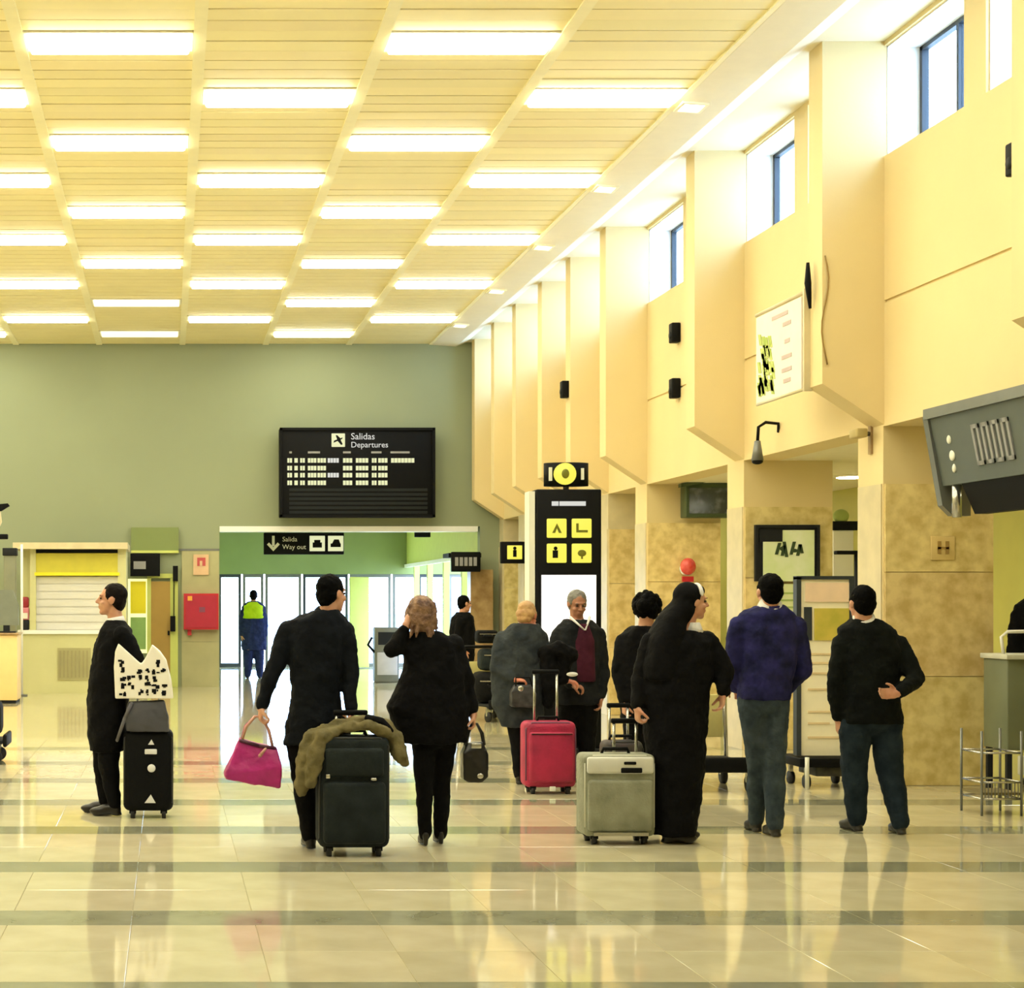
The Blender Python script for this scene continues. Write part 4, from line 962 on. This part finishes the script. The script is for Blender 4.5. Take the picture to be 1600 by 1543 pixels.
# check-in desk at the left edge
YC = 26.2
t = thing('check_in_desk', 'peach fronted desk end at the left edge', 'desk', (XX(-20, YC), YC, 0))
a0, a1 = XX(-75, YC) - t.location.x, XX(27, YC) - t.location.x
MB().rbox(a0, a1, 0, .7, .05, 1.08, .01, 2).build('body', mat('peach_laminate', (240, 208, 140), .5, var=.03), t); MB().box(a0, a1 - .02, .03, .7, 0, .05).build('plinth', M_dark, t); MB().rbox(a0 - .02, a1 + .02, -.04, .74, 1.08, 1.11, .01, 2).build('worktop', M_brownmarble, t)
t = thing('desk_monitor', 'grey slanted screen back standing on the desk at left edge', 'monitor', (XX(8, YC), YC + .25, 1.11))
k = MB().prism([(-.24, .12), (.19, .12), (.19, .42), (.10, .68), (-.12, .68), (-.24, .42)], 'y', -.05, .05); k.build('screen_back', mat('grey_screen', (120, 126, 112), .5, var=.08), t)
MB().box(-.05, .05, -.04, .04, .02, .2).build('stand', M_dark, t); MB().rbox(-.15, .15, -.1, .1, 0, .025, .008, 2).build('foot', M_dark, t)
t = thing('grey_column', 'slim grey column behind the desk at the left edge', 'column', (XX(16, 28.0), 28.0, 0))
MB().rbox(-.1, .1, -.1, .1, 0, ZZ(866, 28), .01, 2).build('shaft', mat('olive_grey_metal', (124, 126, 100), .5), t); MB().rbox(-.12, .12, -.12, .12, ZZ(868, 28), ZZ(856, 28), .01, 2).build('cap', M_dark, t)
t = thing('hanging_monitor', 'black hanging screen corner at the left edge above the desk', 'monitor', (XX(-22, 20), 20, 0))
MB().rbox(XX(-70, 20) - t.location.x, XX(12, 20) - t.location.x, 0, .08, ZZ(842, 20), ZZ(834, 20), .01, 2).build('lower_bar', M_black, t)
k = MB().prism([(XX(-70, 20) - t.location.x, ZZ(805, 20)), (XX(2, 20) - t.location.x, ZZ(798, 20)), (XX(15, 20) - t.location.x, ZZ(790, 20)), (XX(12, 20) - t.location.x, ZZ(786, 20)), (XX(-70, 20) - t.location.x, ZZ(794, 20))], 'y', 0, .06); k.build('upper_arm', M_black, t)
MB().cyl((-.3, .04, ZZ(840, 20)), (-.3, .04, CEIL + .01), .02, seg=8).build('drop_rod', M_steel, t); MB().tube([(.1, .03, ZZ(836, 20)), (.18, .03, ZZ(815, 20)), (.16, .03, ZZ(796, 20))], .012, 8).build('wire', M_palestone, t)

# niche with door, posters and fire cabinet on the end wall
YN = FAR_Y - .01
t = tag(bpy.data.objects.new('door_10', None), 'brown door leaf in lime niche beside the booth', kind='structure'); COL.objects.link(t); t.location = (XX(250, YN), YN, 0)
def nb(nm, m, px0, py0, px1, py1, y0, y1, par=None):
    par = par or t
    return MB().box(XX(px0, YN) - par.location.x, XX(px1, YN) - par.location.x, y0, y1, ZZ(py1, YN), ZZ(py0, YN)).build(nm, m, par)
M_odoor = mat('ochre_door', (176, 142, 66), .5, var=.06, scale=3)
nb('leaf', M_odoor, 236, 908, 266, 1072.8, -.05, 0); nb('frame', M_lime, 230, 902, 236, 1072.8, -.08, 0); nb('frame', M_lime, 266, 902, 278, 1072.8, -.08, 0); nb('frame', M_lime, 230, 896, 278, 903, -.08, 0)
nb('handle', M_black, 262, 985, 265, 992, -.09, -.05)
t = thing('green_header_panel', 'green panel above the black sign left of fire cabinet', 'panel', (XX(241, YN), YN, 0)); nb('board', M_green, 205, 824, 279, 862, -.10, 0); nb('lower_edge', M_lime, 205, 860, 279, 864, -.12, 0)
t = thing('dark_screen_sign', 'small black screen sign below the green panel', 'sign', (XX(227, YN), YN, 0)); nb('case', M_black, 204, 865, 250, 900, -.16, 0); nb('lit_text', M_signgrey, 209, 877, 228, 889, -.17, -.16)
t = thing('yellow_poster', 'narrow yellow framed poster beside the ochre door', 'poster', (XX(216, YN), YN, 0)); nb('frame', emat('glowing_yellow_frame', (.9, .9, .35), .8), 200, 904, 232, 1020, -.05, 0); nb('sheet', M_yellow, 204, 908, 228, 958, -.06, -.05); nb('green_sheet', mat('poster_green', (150, 190, 110), .6), 204, 964, 228, 1014, -.06, -.05)  # poster frame is given a glow of its own, no lamp behind it
t = thing('fire_cabinet', 'red wall cabinet with small marks beside the exit opening', 'cabinet', (XX(314, YN), YN - .03, 0)); nb('box', M_red, 287, 927, 341, 983, -.18, 0); nb('door_panel', mat('red_enamel', (176, 30, 58), .35), 290, 930, 338, 980, -.20, -.18); nb('lock_mark', mat('orange_mark', (235, 160, 60), .5), 293, 931, 300, 938, -.21, -.2); nb('emblem', mat('grey_mark', (130, 60, 90), .5), 311, 948, 320, 956, -.21, -.2); nb('drain_pipe', M_red, 293, 983, 299, 992, -.1, 0)
t = thing('fire_sign', 'pale pink pictogram sign above the red cabinet', 'sign', (XX(313, YN), YN - .03, 0)); nb('plate', mat('pale_pink', (216, 180, 140), .6), 302, 866, 326, 898, -.03, 0); nb('symbol', mat('faded_red', (190, 80, 80), .6), 308, 871, 321, 884, -.035, -.03); nb('symbol_gap', mat('pale_pink', (216, 180, 140), .6), 312, 876, 316, 884, -.038, -.035)
t = thing('wall_phone', 'black wall phone and handset on the lime door frame', 'phone', (XX(271, YN), YN - .08, 0)); nb('hook_box', M_black, 270, 884, 278, 908, -.1, 0); nb('handset', M_black, 266, 962, 274, 986, -.1, 0)
nb('cord', M_black, 271, 905, 272.5, 965, -.06, -.02)
# far lobby machine
t = thing('grey_machine', 'grey ticket machine beyond the woman at the lobby entrance', 'machine', (XX(605, 33), 33, 0))
MB().rbox(-.24, .24, 0, .4, .0, ZZ(980, 33), .03, 2).build('body', mat('machine_grey', (118, 120, 112), .5, var=.1), t); MB().box(-.18, .18, -.01, 0, .75, 1.0).build('screen', M_dark, t); MB().tube([(-.24, .1, .6), (-.38, .0, .75), (-.30, 0, .9)], .025, 8).build('arm', M_black, t)
MB().rbox(-.2, .2, -.03, 0, .15, .6, .01, 2).build('pale_door', mat('machine_pale', (196, 196, 206), .5), t)
# ------------------------------------------------------------------ luggage and carried things
def suitcase(label, x, Y, w, h, d, m, m2, pole=0.0, pole_in=.10, rz=0.0, lean=0.0, wheels=.06, soft=.05, pockets=True, name='suitcase', pole_x=0.0):
    t = thing(name, label, 'suitcase', (x, Y, 0), rz)
    R = Matrix.Rotation(lean, 4, 'X')
    z0 = wheels * .9
    def B(nm, mb, mm, par=None):
        o = mb.build(nm, mm, par or t)
        if par is None: o.matrix_local = R
        return o
    B('body', MB().rbox(-w / 2, w / 2, -d / 2, d / 2, z0, z0 + h, soft, 4), m)
    if pockets:
        B('lower_pocket', MB().rbox(-w / 2 + .03, w / 2 - .03, -d / 2 - .035, -d / 2 + .03, z0 + .03, z0 + h * .60, .03, 3), m)
        B('upper_pocket', MB().rbox(-w / 2 + .04, w / 2 - .04, -d / 2 - .025, -d / 2 + .03, z0 + h * .64, z0 + h * .90, .025, 3), m)
        B('zip_pull', MB().rbox(w * .22, w * .30, -d / 2 - .045, -d / 2 - .02, z0 + h * .615, z0 + h * .64, .006, 2), M_chrome); B('zip_pull', MB().rbox(-w * .40, -w * .34, -d / 2 - .035, -d / 2, z0 + h * .63, z0 + h * .67, .006, 2), M_chrome)
    B('piping', MB().tube([(w / 2 * math.cos(a) ** 1 if 0 else q[0], -d / 2 + .02, q[1]) for a, q in [(0, p) for p in ((-w / 2 + .01, z0 + .06), (-w / 2 + .01, z0 + h - .06), (-w / 2 + .06, z0 + h - .01), (w / 2 - .06, z0 + h - .01), (w / 2 - .01, z0 + h - .06), (w / 2 - .01, z0 + .06))]], .008, 8), m2)
    B('top_grip', MB().tube([(-.09, 0, z0 + h - .005), (-.08, 0, z0 + h + .03), (.08, 0, z0 + h + .03), (.09, 0, z0 + h - .005)], .012, 8), M_black)
    for sx in (-1, 1):
        for sy in (-1, 1):
            B('wheel', MB().cyl((sx * (w / 2 - .07) - .016, sy * (d / 2 - .04), wheels / 2), (sx * (w / 2 - .07) + .016, sy * (d / 2 - .04), wheels / 2), wheels / 2, seg=16), M_rubber)
            B('foot', MB().box(sx * (w / 2 - .07) - .025, sx * (w / 2 - .07) + .025, sy * (d / 2 - .04) - .02, sy * (d / 2 - .04) + .02, wheels * .6, z0 + .03), M_black)
    if pole:
        for sx in (-1, 1): B('pole', MB().cyl((pole_x + sx * pole_in, d * .36, z0 + h - .05), (pole_x + sx * pole_in, d * .36, z0 + h + pole), .010, seg=10), M_chrome)
        B('handle_grip', MB().rbox(pole_x - pole_in - .02, pole_x + pole_in + .02, d * .36 - .016, d * .36 + .016, z0 + h + pole - .01, z0 + h + pole + .025, .01, 2), M_black)
    return t

M_case_dark = mat('dark_green_grey_nylon', (34, 42, 42), .75, rgb2=(20, 26, 28), scale=7, bump=.3, bscale=50, spec=.2)
M_case_black = mat('black_nylon', (9, 10, 11), .7, bump=.3, bscale=50, spec=.15)
M_case_red = mat('raspberry_nylon', (180, 30, 74), .6, rgb2=(140, 22, 60), scale=5, bump=.3, bscale=50)
M_case_grey = mat('grey_beige_nylon', (150, 152, 132), .7, rgb2=(118, 120, 100), scale=6, bump=.3, bscale=50)
M_pipe = mat('pale_piping', (206, 206, 190), .5); M_darkpipe = mat('dark_piping', (26, 28, 28), .5)

# dark suitcase of the walking man with the olive jacket over its handle
YS = 10.56
sc1 = suitcase('dark green grey suitcase pulled by man in dark suit', XX(550, YS), YS, .45, .70, .26, M_case_dark, M_darkpipe, pole=.13, pole_in=.09)
j = MB(); J = lambda px, py, dy: at(px, py, YS) - Vector((XX(550, YS), YS, 0)) + Vector((0, dy, 0))
zt = .06 * .9 + .70
j.limb([J(505, 1146, -.02), J(535, 1132, .02), J(570, 1128, .02), J(600, 1134, .0), J(618, 1158, -.03), J(624, 1182, -.05)], [.055, .05, .045, .055, .06, .045], 12)
j.limb([J(512, 1144, .0), J(486, 1152, -.02), J(475, 1190, -.03), J(472, 1232, -.03)], [.05, .055, .06, .045], 12)
j.limb([J(520, 1146, .06), J(492, 1160, .06), J(484, 1205, .06)], [.05, .06, .05], 12)
j.limb([J(525, 1140, -.06), J(500, 1150, -.10), J(490, 1185, -.12), J(484, 1222, -.10)], [.04, .05, .05, .035], 12)
j.limb([J(540, 1134, -.06), J(575, 1132, -.08), J(600, 1142, -.08)], [.04, .035, .04], 12)
j.limb([J(596, 1138, .05), J(625, 1172, .02), J(632, 1188, .0)], [.06, .05, .03], 12)
jk = thing('olive_jacket', 'crumpled olive jacket draped over the dark green grey suitcase', 'jacket', (XX(550, YS), YS, 0))
M_olive = cloth('olive_cloth', (122, 112, 78), (86, 80, 54))
j.solid('cloth', M_olive, jk, .011, 5, .05, .07)
k = MB(); k.limb([J(575, 1122, -.03), J(594, 1126, -.05), J(608, 1140, -.07)], [.03, .028, .02], 10); k.solid('dark_lining', CL_BLACK, jk, .009, 3, .01)

# pink handbag
YH = 10.78
t = thing('pink_handbag', 'magenta handbag hanging from the left hand of man in dark suit', 'handbag', (XX(396, YH), YH, 0))
H_ = lambda px, py, dy=0: at(px, py, YH) - Vector((XX(396, YH), YH, 0)) + Vector((0, dy, 0))
M_mag = mat('magenta_leather', (186, 40, 128), .4, rgb2=(150, 26, 100), scale=8, bump=.25, bscale=20)
def slabpoly(pts, y0, y1, mb, pinch=.5):
    """bag: outline pts (x,z) front and back, narrowed depth at the top pts"""
    n = len(pts); vs = []
    for s in (y0, y1):
        for (p, tp) in pts: vs.append((p.x, s * (pinch if tp else 1), p.z))
    mb.add(vs, [tuple(range(n)), tuple(range(2 * n - 1, n - 1, -1))] + [(i, i + n, (i + 1) % n + n, (i + 1) % n) for i in range(n)])
k = MB(); slabpoly([(H_(352, 1215), 0), (H_(350, 1208), 0), (H_(374, 1152), 1), (H_(402, 1160), 1), (H_(431, 1166), 1), (H_(440, 1195), 0), (H_(437, 1229), 0), (H_(395, 1224), 0)], -.09, .09, k, .35)
k.solid('body', M_mag, t, .009, 5, .014, .08)
for dy in (-.03, .03):
    MB().tube([H_(378, 1156, dy), H_(384, 1135, dy), H_(398, 1119, dy * .3), H_(408, 1119, dy * .3), H_(420, 1140, dy), H_(426, 1167, dy)], .009, 8).build('strap', mat('tan_strap', (190, 140, 120), .5) if dy < 0 else M_mag, t)
k = MB(); k.limb([H_(376, 1156, -.035), H_(404, 1164, -.04), H_(428, 1168, -.035)], [.012, .012, .012], 8); k.build('zip_edge', mat('dark_magenta', (70, 14, 50), .5), t)
MB().limb([H_(405, 1178, -.095), H_(414, 1168, -.075)], [.012, .008], 8).build('tassel', mat('tan_strap', (190, 140, 120), .5), t)

# black handbag of the woman
YH2 = 10.93
t = thing('black_handbag', 'small black handbag hanging from the hand of woman in flared coat', 'handbag', (XX(741, YH2), YH2, 0))
H2 = lambda px, py, dy=0: at(px, py, YH2) - Vector((XX(741, YH2), YH2, 0)) + Vector((0, dy, 0))
k = MB(); slabpoly([(H2(722, 1216), 0), (H2(721, 1175), 0), (H2(728, 1160), 1), (H2(754, 1158), 1), (H2(761, 1178), 0), (H2(760, 1212), 0), (H2(750, 1221), 0), (H2(730, 1221), 0)], -.075, .075, k, .4)
k.solid('body', mat('black_patent', (16, 16, 18), .3), t, .008, 4, .008, .06)
for dy in (-.03, .03): MB().tube([H2(727, 1165, dy), H2(731, 1145, dy), H2(738, 1130, dy * .3), H2(745, 1130, dy * .3), H2(753, 1145, dy), H2(756, 1163, dy)], .008, 8).build('strap', SHOE, t)
MB().rbox(H2(734, 0).x, H2(750, 0).x, -.055, -.04, H2(0, 1168).z, H2(0, 1160).z, .004, 2).build('clasp', M_chrome, t)
MB().ell(H2(747, 1210, -.078), (.022, .008, .018)).build('buckle', M_chrome, t)

# patterned white bag and black suitcase of the man on the left
YL = 12.45
sc2 = suitcase('black suitcase with white emblems below the patterned white bag', XX(232, YL), YL - .05, .37, .60, .24, M_case_black, M_darkpipe, pole=.34, pole_in=.08, pockets=False)
ew = mat('white_emblem', (230, 230, 228), .6); zb = lambda py: ZZ(py, YL - .18)
ex = XX(233, YL) - XX(229, YL)
k = MB().prism([(ex - .02, zb(1163)), (ex + .025, zb(1163)), (ex + .005, zb(1155))], 'y', -.135, -.118).build('emblem', ew, sc2)
k = MB().rbox(ex - .045, ex + .045, -.135, -.118, zb(1178), zb(1170), .006, 2).build('emblem', ew, sc2)
k = MB().ell((ex + .005, -.125, zb(1200)), (.03, .012, .03)).build('emblem', ew, sc2)
k = MB().prism([(ex - .045, zb(1254)), (ex + .035, zb(1254)), (ex - .0, zb(1241))], 'y', -.135, -.118).build('emblem', ew, sc2)
t = thing('grey_holdall', 'soft grey holdall lying on top of the black suitcase', 'bag', (XX(228, YL), YL - .06, .06 * .9 + .60))
G = lambda px, py, dy=0: at(px, py, YL) - Vector((XX(222, YL), YL, .06 * .9 + .60 - .006)) + Vector((0, dy, 0))
k = MB(); slabpoly([(G(192, 1141), 0), (G(190, 1120), 0), (G(194, 1096), 1), (G(250, 1094), 1), (G(257, 1118), 0), (G(258, 1141), 0)], -.13, .05, k, .7)
k.solid('body', mat('dark_grey_nylon', (70, 70, 76), .7, var=.15), t, .010, 4, .014, .09)
k = MB(); k.limb([G(200, 1098, -.11), G(190, 1120, -.13), G(178, 1155, -.08)], [.014, .014, .012], 8); k.build('strap', mat('mid_grey_web', (92, 90, 94), .7), t)
t = thing('white_bag', 'white carrier bag with black print between man and black suitcase', 'bag', (XX(226, YL), YL, 0))
Wb = lambda px, py, dy=0: at(px, py, YL) - Vector((XX(226, YL), YL, 0)) + Vector((0, dy, 0))
ol = [(181, 1089), (271, 1089), (268, 1062), (260, 1030), (250, 1016), (238, 1006), (228, 1026), (221, 1036), (208, 1024), (186, 1004), (181, 1016), (179, 1040)]
k = MB(); n_ = len(ol); vs = [Wb(q[0], q[1], dy) for dy in (-.17, .0) for q in ol]
k.add(vs, [tuple(range(n_)), tuple(range(2 * n_ - 1, n_ - 1, -1))] + [(i, i + n_, (i + 1) % n_ + n_, (i + 1) % n_) for i in range(n_)])
bg_ = k.solid('body', mat('white_paper_bag', (244, 240, 226), .6, var=.02), t, .008, 2)
pr = MB(); rnd = random.Random(3)
for cx_ in (192, 205, 219, 232, 244, 257):
    for cy_ in (1034, 1046, 1058, 1068, 1080):
        if (cx_ in (205, 219, 232) and cy_ < 1040) or rnd.random() < .12: continue
        if cx_ == 192 and cy_ < 1034: continue
        for q in range(3):
            u, v = cx_ + rnd.uniform(-4, 4), cy_ + rnd.uniform(-3.5, 3.5); w2, h2 = rnd.uniform(1, 3.5), rnd.uniform(1, 3.2)
            a, b = Wb(u - w2, v + h2), Wb(u + w2, v - h2); dd = -.172 - .0006 * q; pr.box(a.x, b.x, dd, -.165, a.z, b.z)
o = pr.build('print', M_black, bg_); o['kind'] = 'stuff'

# red suitcase
YR = 13.95
suitcase('raspberry red suitcase with raised handle in front of the two older men', XX(856, YR), YR, .43, .55, .24, M_case_red, mat('dull_purple_piping', (110, 60, 90), .5), pole=.40, pole_in=.095, pockets=False)
sr = [o for o in bpy.data.objects if o.get('label', '').startswith('raspberry')][0]
MB().rbox(-.185, .185, -.15, -.10, .10, .52, .03, 3).build('front_pocket', M_case_red, sr); MB().box(-.17, .17, -.156, -.148, .50, .507).build('zip', M_darkpipe, sr); MB().rbox(-.02, .03, -.158, -.145, .03, .07, .005, 2).build('tag', M_signw, sr)
t = thing('dark_bundle', 'dark coat bundle carried between the two older men', 'coat', (XX(868, 14.55), 14.5, 0))
D_ = lambda px, py, dy=0: at(px, py, 14.5) - Vector((XX(868, 14.55), 14.5, 0)) + Vector((0, dy, 0))
k = MB(); k.limb([D_(850, 1020, -.05), D_(868, 1014, -.08), D_(888, 1022, -.08)], [.07, .075, .07], 12); k.limb([D_(856, 1030, -.05), D_(858, 1064, -.05), D_(856, 1096, -.04)], [.08, .08, .06], 12); k.limb([D_(880, 1030, -.06), D_(876, 1062, -.06)], [.07, .05], 12)
k.solid('cloth', CL_BLACK, t, .011, 5, .04, .07); MB().ell(D_(888, 1052, -.14), (.05, .02, .02)).build('white_cuff', CL_WHITE, t)
t = thing('mottled_bag', 'small mottled dark bag held by man in charcoal coat', 'bag', (XX(818, 14.4), 14.43, 0))
D2_ = lambda px, py, dy=0: at(px, py, 14.35) - Vector((XX(818, 14.4), 14.43, 0)) + Vector((0, dy, 0))
k = MB(); slabpoly([(D2_(800, 1104), 0), (D2_(799, 1082), 0), (D2_(806, 1070), 1), (D2_(832, 1070), 1), (D2_(840, 1084), 0), (D2_(838, 1106), 0)], -.06, .06, k, .5)
k.solid('body', mat('mottled_leather', (70, 68, 70), .5, rgb2=(28, 28, 30), scale=16), t, .009, 3, .01); MB().ell(D2_(812, 1075, -.05), (.025, .012, .025)).build('clasp', M_chrome, t)
MB().tube([D2_(806, 1072), D2_(806, 1058), D2_(828, 1058), D2_(832, 1072)], .008, 8).build('strap', M_black, t)

# grey suitcase of the nun
YG = 11.1
gs = suitcase('grey beige suitcase with pale edges pulled by the nun', XX(960, YG), YG - .02, .47, .54, .25, M_case_grey, M_pipe, pole=.20, pole_in=.075, pockets=False, soft=.035, pole_x=.09)
MB().rbox(-.215, .215, -.15, -.10, .09, .43, .03, 3).build('front_pocket', M_case_grey, gs); MB().rbox(-.22, .22, -.142, -.11, .47, .58, .02, 2).build('pale_top_band', mat('pale_silver', (216, 216, 206), .5), gs)
MB().rbox(.0, .14, -.15, -.12, .475, .51, .008, 2).rbox(.02, .10, -.15, -.12, .53, .55, .006, 2).build('black_buckle', M_black, gs); MB().box(-.18, .18, -.151, -.120, .062, .085).build('base_bar', M_chrome, gs)
suitcase('dark maroon suitcase standing behind the grey beige suitcase', XX(966, 12.7), 12.62, .30, .50, .2, mat('dark_maroon_nylon', (62, 44, 50), .6, rgb2=(40, 48, 38), scale=5), M_darkpipe, pole=.25, pole_in=.07, pockets=False)

# luggage trolleys
def trolley(label, x, Y, rz, load=None, name='luggage_trolley'):
    t = thing(name, label, 'trolley', (x, Y, 0), rz)
    MB().rbox(-.26, .26, -.40, .40, .20, .24, .012, 2).build('deck', M_dark, t)
    MB().rbox(-.27, .27, -.44, -.40, .17, .30, .02, 2).build('front_bumper', M_black, t)
    for s in (-1, 1):
        MB().tube([(s * .26, .38, .22), (s * .27, .44, .6), (s * .27, .50, .98)], .018, 10).build('upright', M_chrome, t)
        for yy in (-.32, .34):
            MB().cyl((s * .22 - .02, yy, .07), (s * .22 + .02, yy, .07), .07, seg=18).build('wheel', M_rubber, t); MB().box(s * .22 - .028, s * .22 + .028, yy - .02, yy + .02, .08, .21).build('fork', M_chrome, t)
    MB().cyl((-.30, .50, .98), (.30, .50, .98), .022, seg=12).build('push_bar', M_black, t); MB().rbox(-.25, .25, .43, .46, .40, .78, .01, 2).build('back_panel', mat('trolley_advert', (206, 196, 130), .5, var=.1, scale=6), t)
    if load: load(t)
    return t
trolley('empty luggage trolley half hidden between nun and man in navy sweater', XX(1138, 13.9), 13.9 + .45, 0)
trolley('luggage trolley behind the black coated woman, beside black handbag', XX(768, 22.5), 22.5, .3)
def bag_on(label, x, Y, z, w, h, d, m, name='travel_bag'):
    t = thing(name, label, 'bag', (x, Y, z)); k = MB(); k.rbox(-w / 2, w / 2, -d / 2, d / 2, .004, h, min(w, h, d) * .25, 3); k.build('body', m, t)
    MB().tube([(-w * .2, -d / 2 + .005, h * .62), (-w * .18, -d / 2 - .03, h * .56), (w * .18, -d / 2 - .03, h * .56), (w * .2, -d / 2 + .005, h * .62)], .012, 8).build('handle', M_black, t)
    MB().box(-w * .4, w * .4, -d / 2 - .004, -d / 2 + .01, h * .7, h * .74).build('zip', M_chrome, t)
    return t
bag_on('black travel bag on the trolley behind black coated woman', XX(766, 22.5), 22.42, .24, .50, .42, .5, M_case_black)
bag_on('dark rounded bag stacked on another bag beside charcoal coat', XX(770, 22.5), 22.45, .67, .40, .30, .36, M_case_dark)
bag_on('small white edged black bag on top of trolley pile', XX(758, 22.5), 22.42, 1.04, .28, .18, .25, M_case_black)
trolley('luggage trolley with black bag cut by the left photo edge', -2.02, 16.6, 1.5708)
bag_on('black bag on the trolley at the left photo edge', -1.86, 16.60, .245, .42, .40, .42, M_case_black)

# grey stand and wire rack at the right edge
YQ = 13.6
t = thing('grey_counter_stand', 'grey green stand with pale top rail at the right edge', 'stand', (XX(1625, YQ), YQ, 0))
a0, a1 = XX(1574, YQ) - t.location.x, XX(1690, YQ) - t.location.x
MB().rbox(a0, a1, 0, .4, ZZ(1172, YQ), ZZ(1030, YQ), .01, 2).build('body', mat('stand_grey_green', (112, 118, 92), .5, var=.08, scale=3), t); MB().rbox(a0 - .02, a1, -.03, .42, ZZ(1030, YQ), ZZ(1022, YQ), .006, 2).build('top_rail', M_pipe, t)
for xx in (a0 + .03, a1 - .03):
    for yy in (.04, .36): MB().box(xx - .02, xx + .02, yy - .02, yy + .02, 0, ZZ(1170, YQ)).build('leg', M_dark, t)
MB().tube([(a0 + .02, .1, ZZ(1024, YQ)), (a0 - .0, .1, ZZ(995, YQ)), (a0 + .05, .1, ZZ(987, YQ)), (a1, .1, ZZ(985, YQ))], .014, 8).build('hand_rail', M_white, t); MB().rbox(a0 + .08, a0 + .26, -.04, .0, ZZ(1210, YQ), ZZ(1180, YQ), .01, 2).build('pale_plate', M_pipe, t)
YX = 12.45
t = thing('wire_rack', 'low wire rack with mesh shelf at the lower right edge', 'rack', (XX(1566, YX), YX, 0))
a0, a1 = XX(1534, YX) - t.location.x, XX(1596, YX) - t.location.x
for (xx, zz) in ((a0, ZZ(1142, YX)), (a1, ZZ(1142, YX))):
    for yy in (0, .32): MB().cyl((xx, yy, 0), (xx, yy, zz), .010, seg=8).build('post', M_steel, t)
for zz in (ZZ(1176, YX), ZZ(1222, YX), ZZ(1248, YX)):
    for yy in (0, .32): MB().cyl((a0, yy, zz), (a1, yy, zz), .008, seg=8).build('rail', M_chrome, t)
    for xx in (a0, a1): MB().cyl((xx, 0, zz), (xx, .32, zz), .008, seg=8).build('rail', M_chrome, t)
for i in range(13):
    xx = a0 + (a1 - a0) * i / 12; MB().box(xx - .003, xx + .003, -.003, .003, ZZ(1248, YX), ZZ(1222, YX)).build('wire', M_steel, t)
MB().box(a0, a1, .005, .315, ZZ(1242, YX), ZZ(1238, YX)).build('shelf', mat('shelf_brown', (120, 108, 70), .6), t)
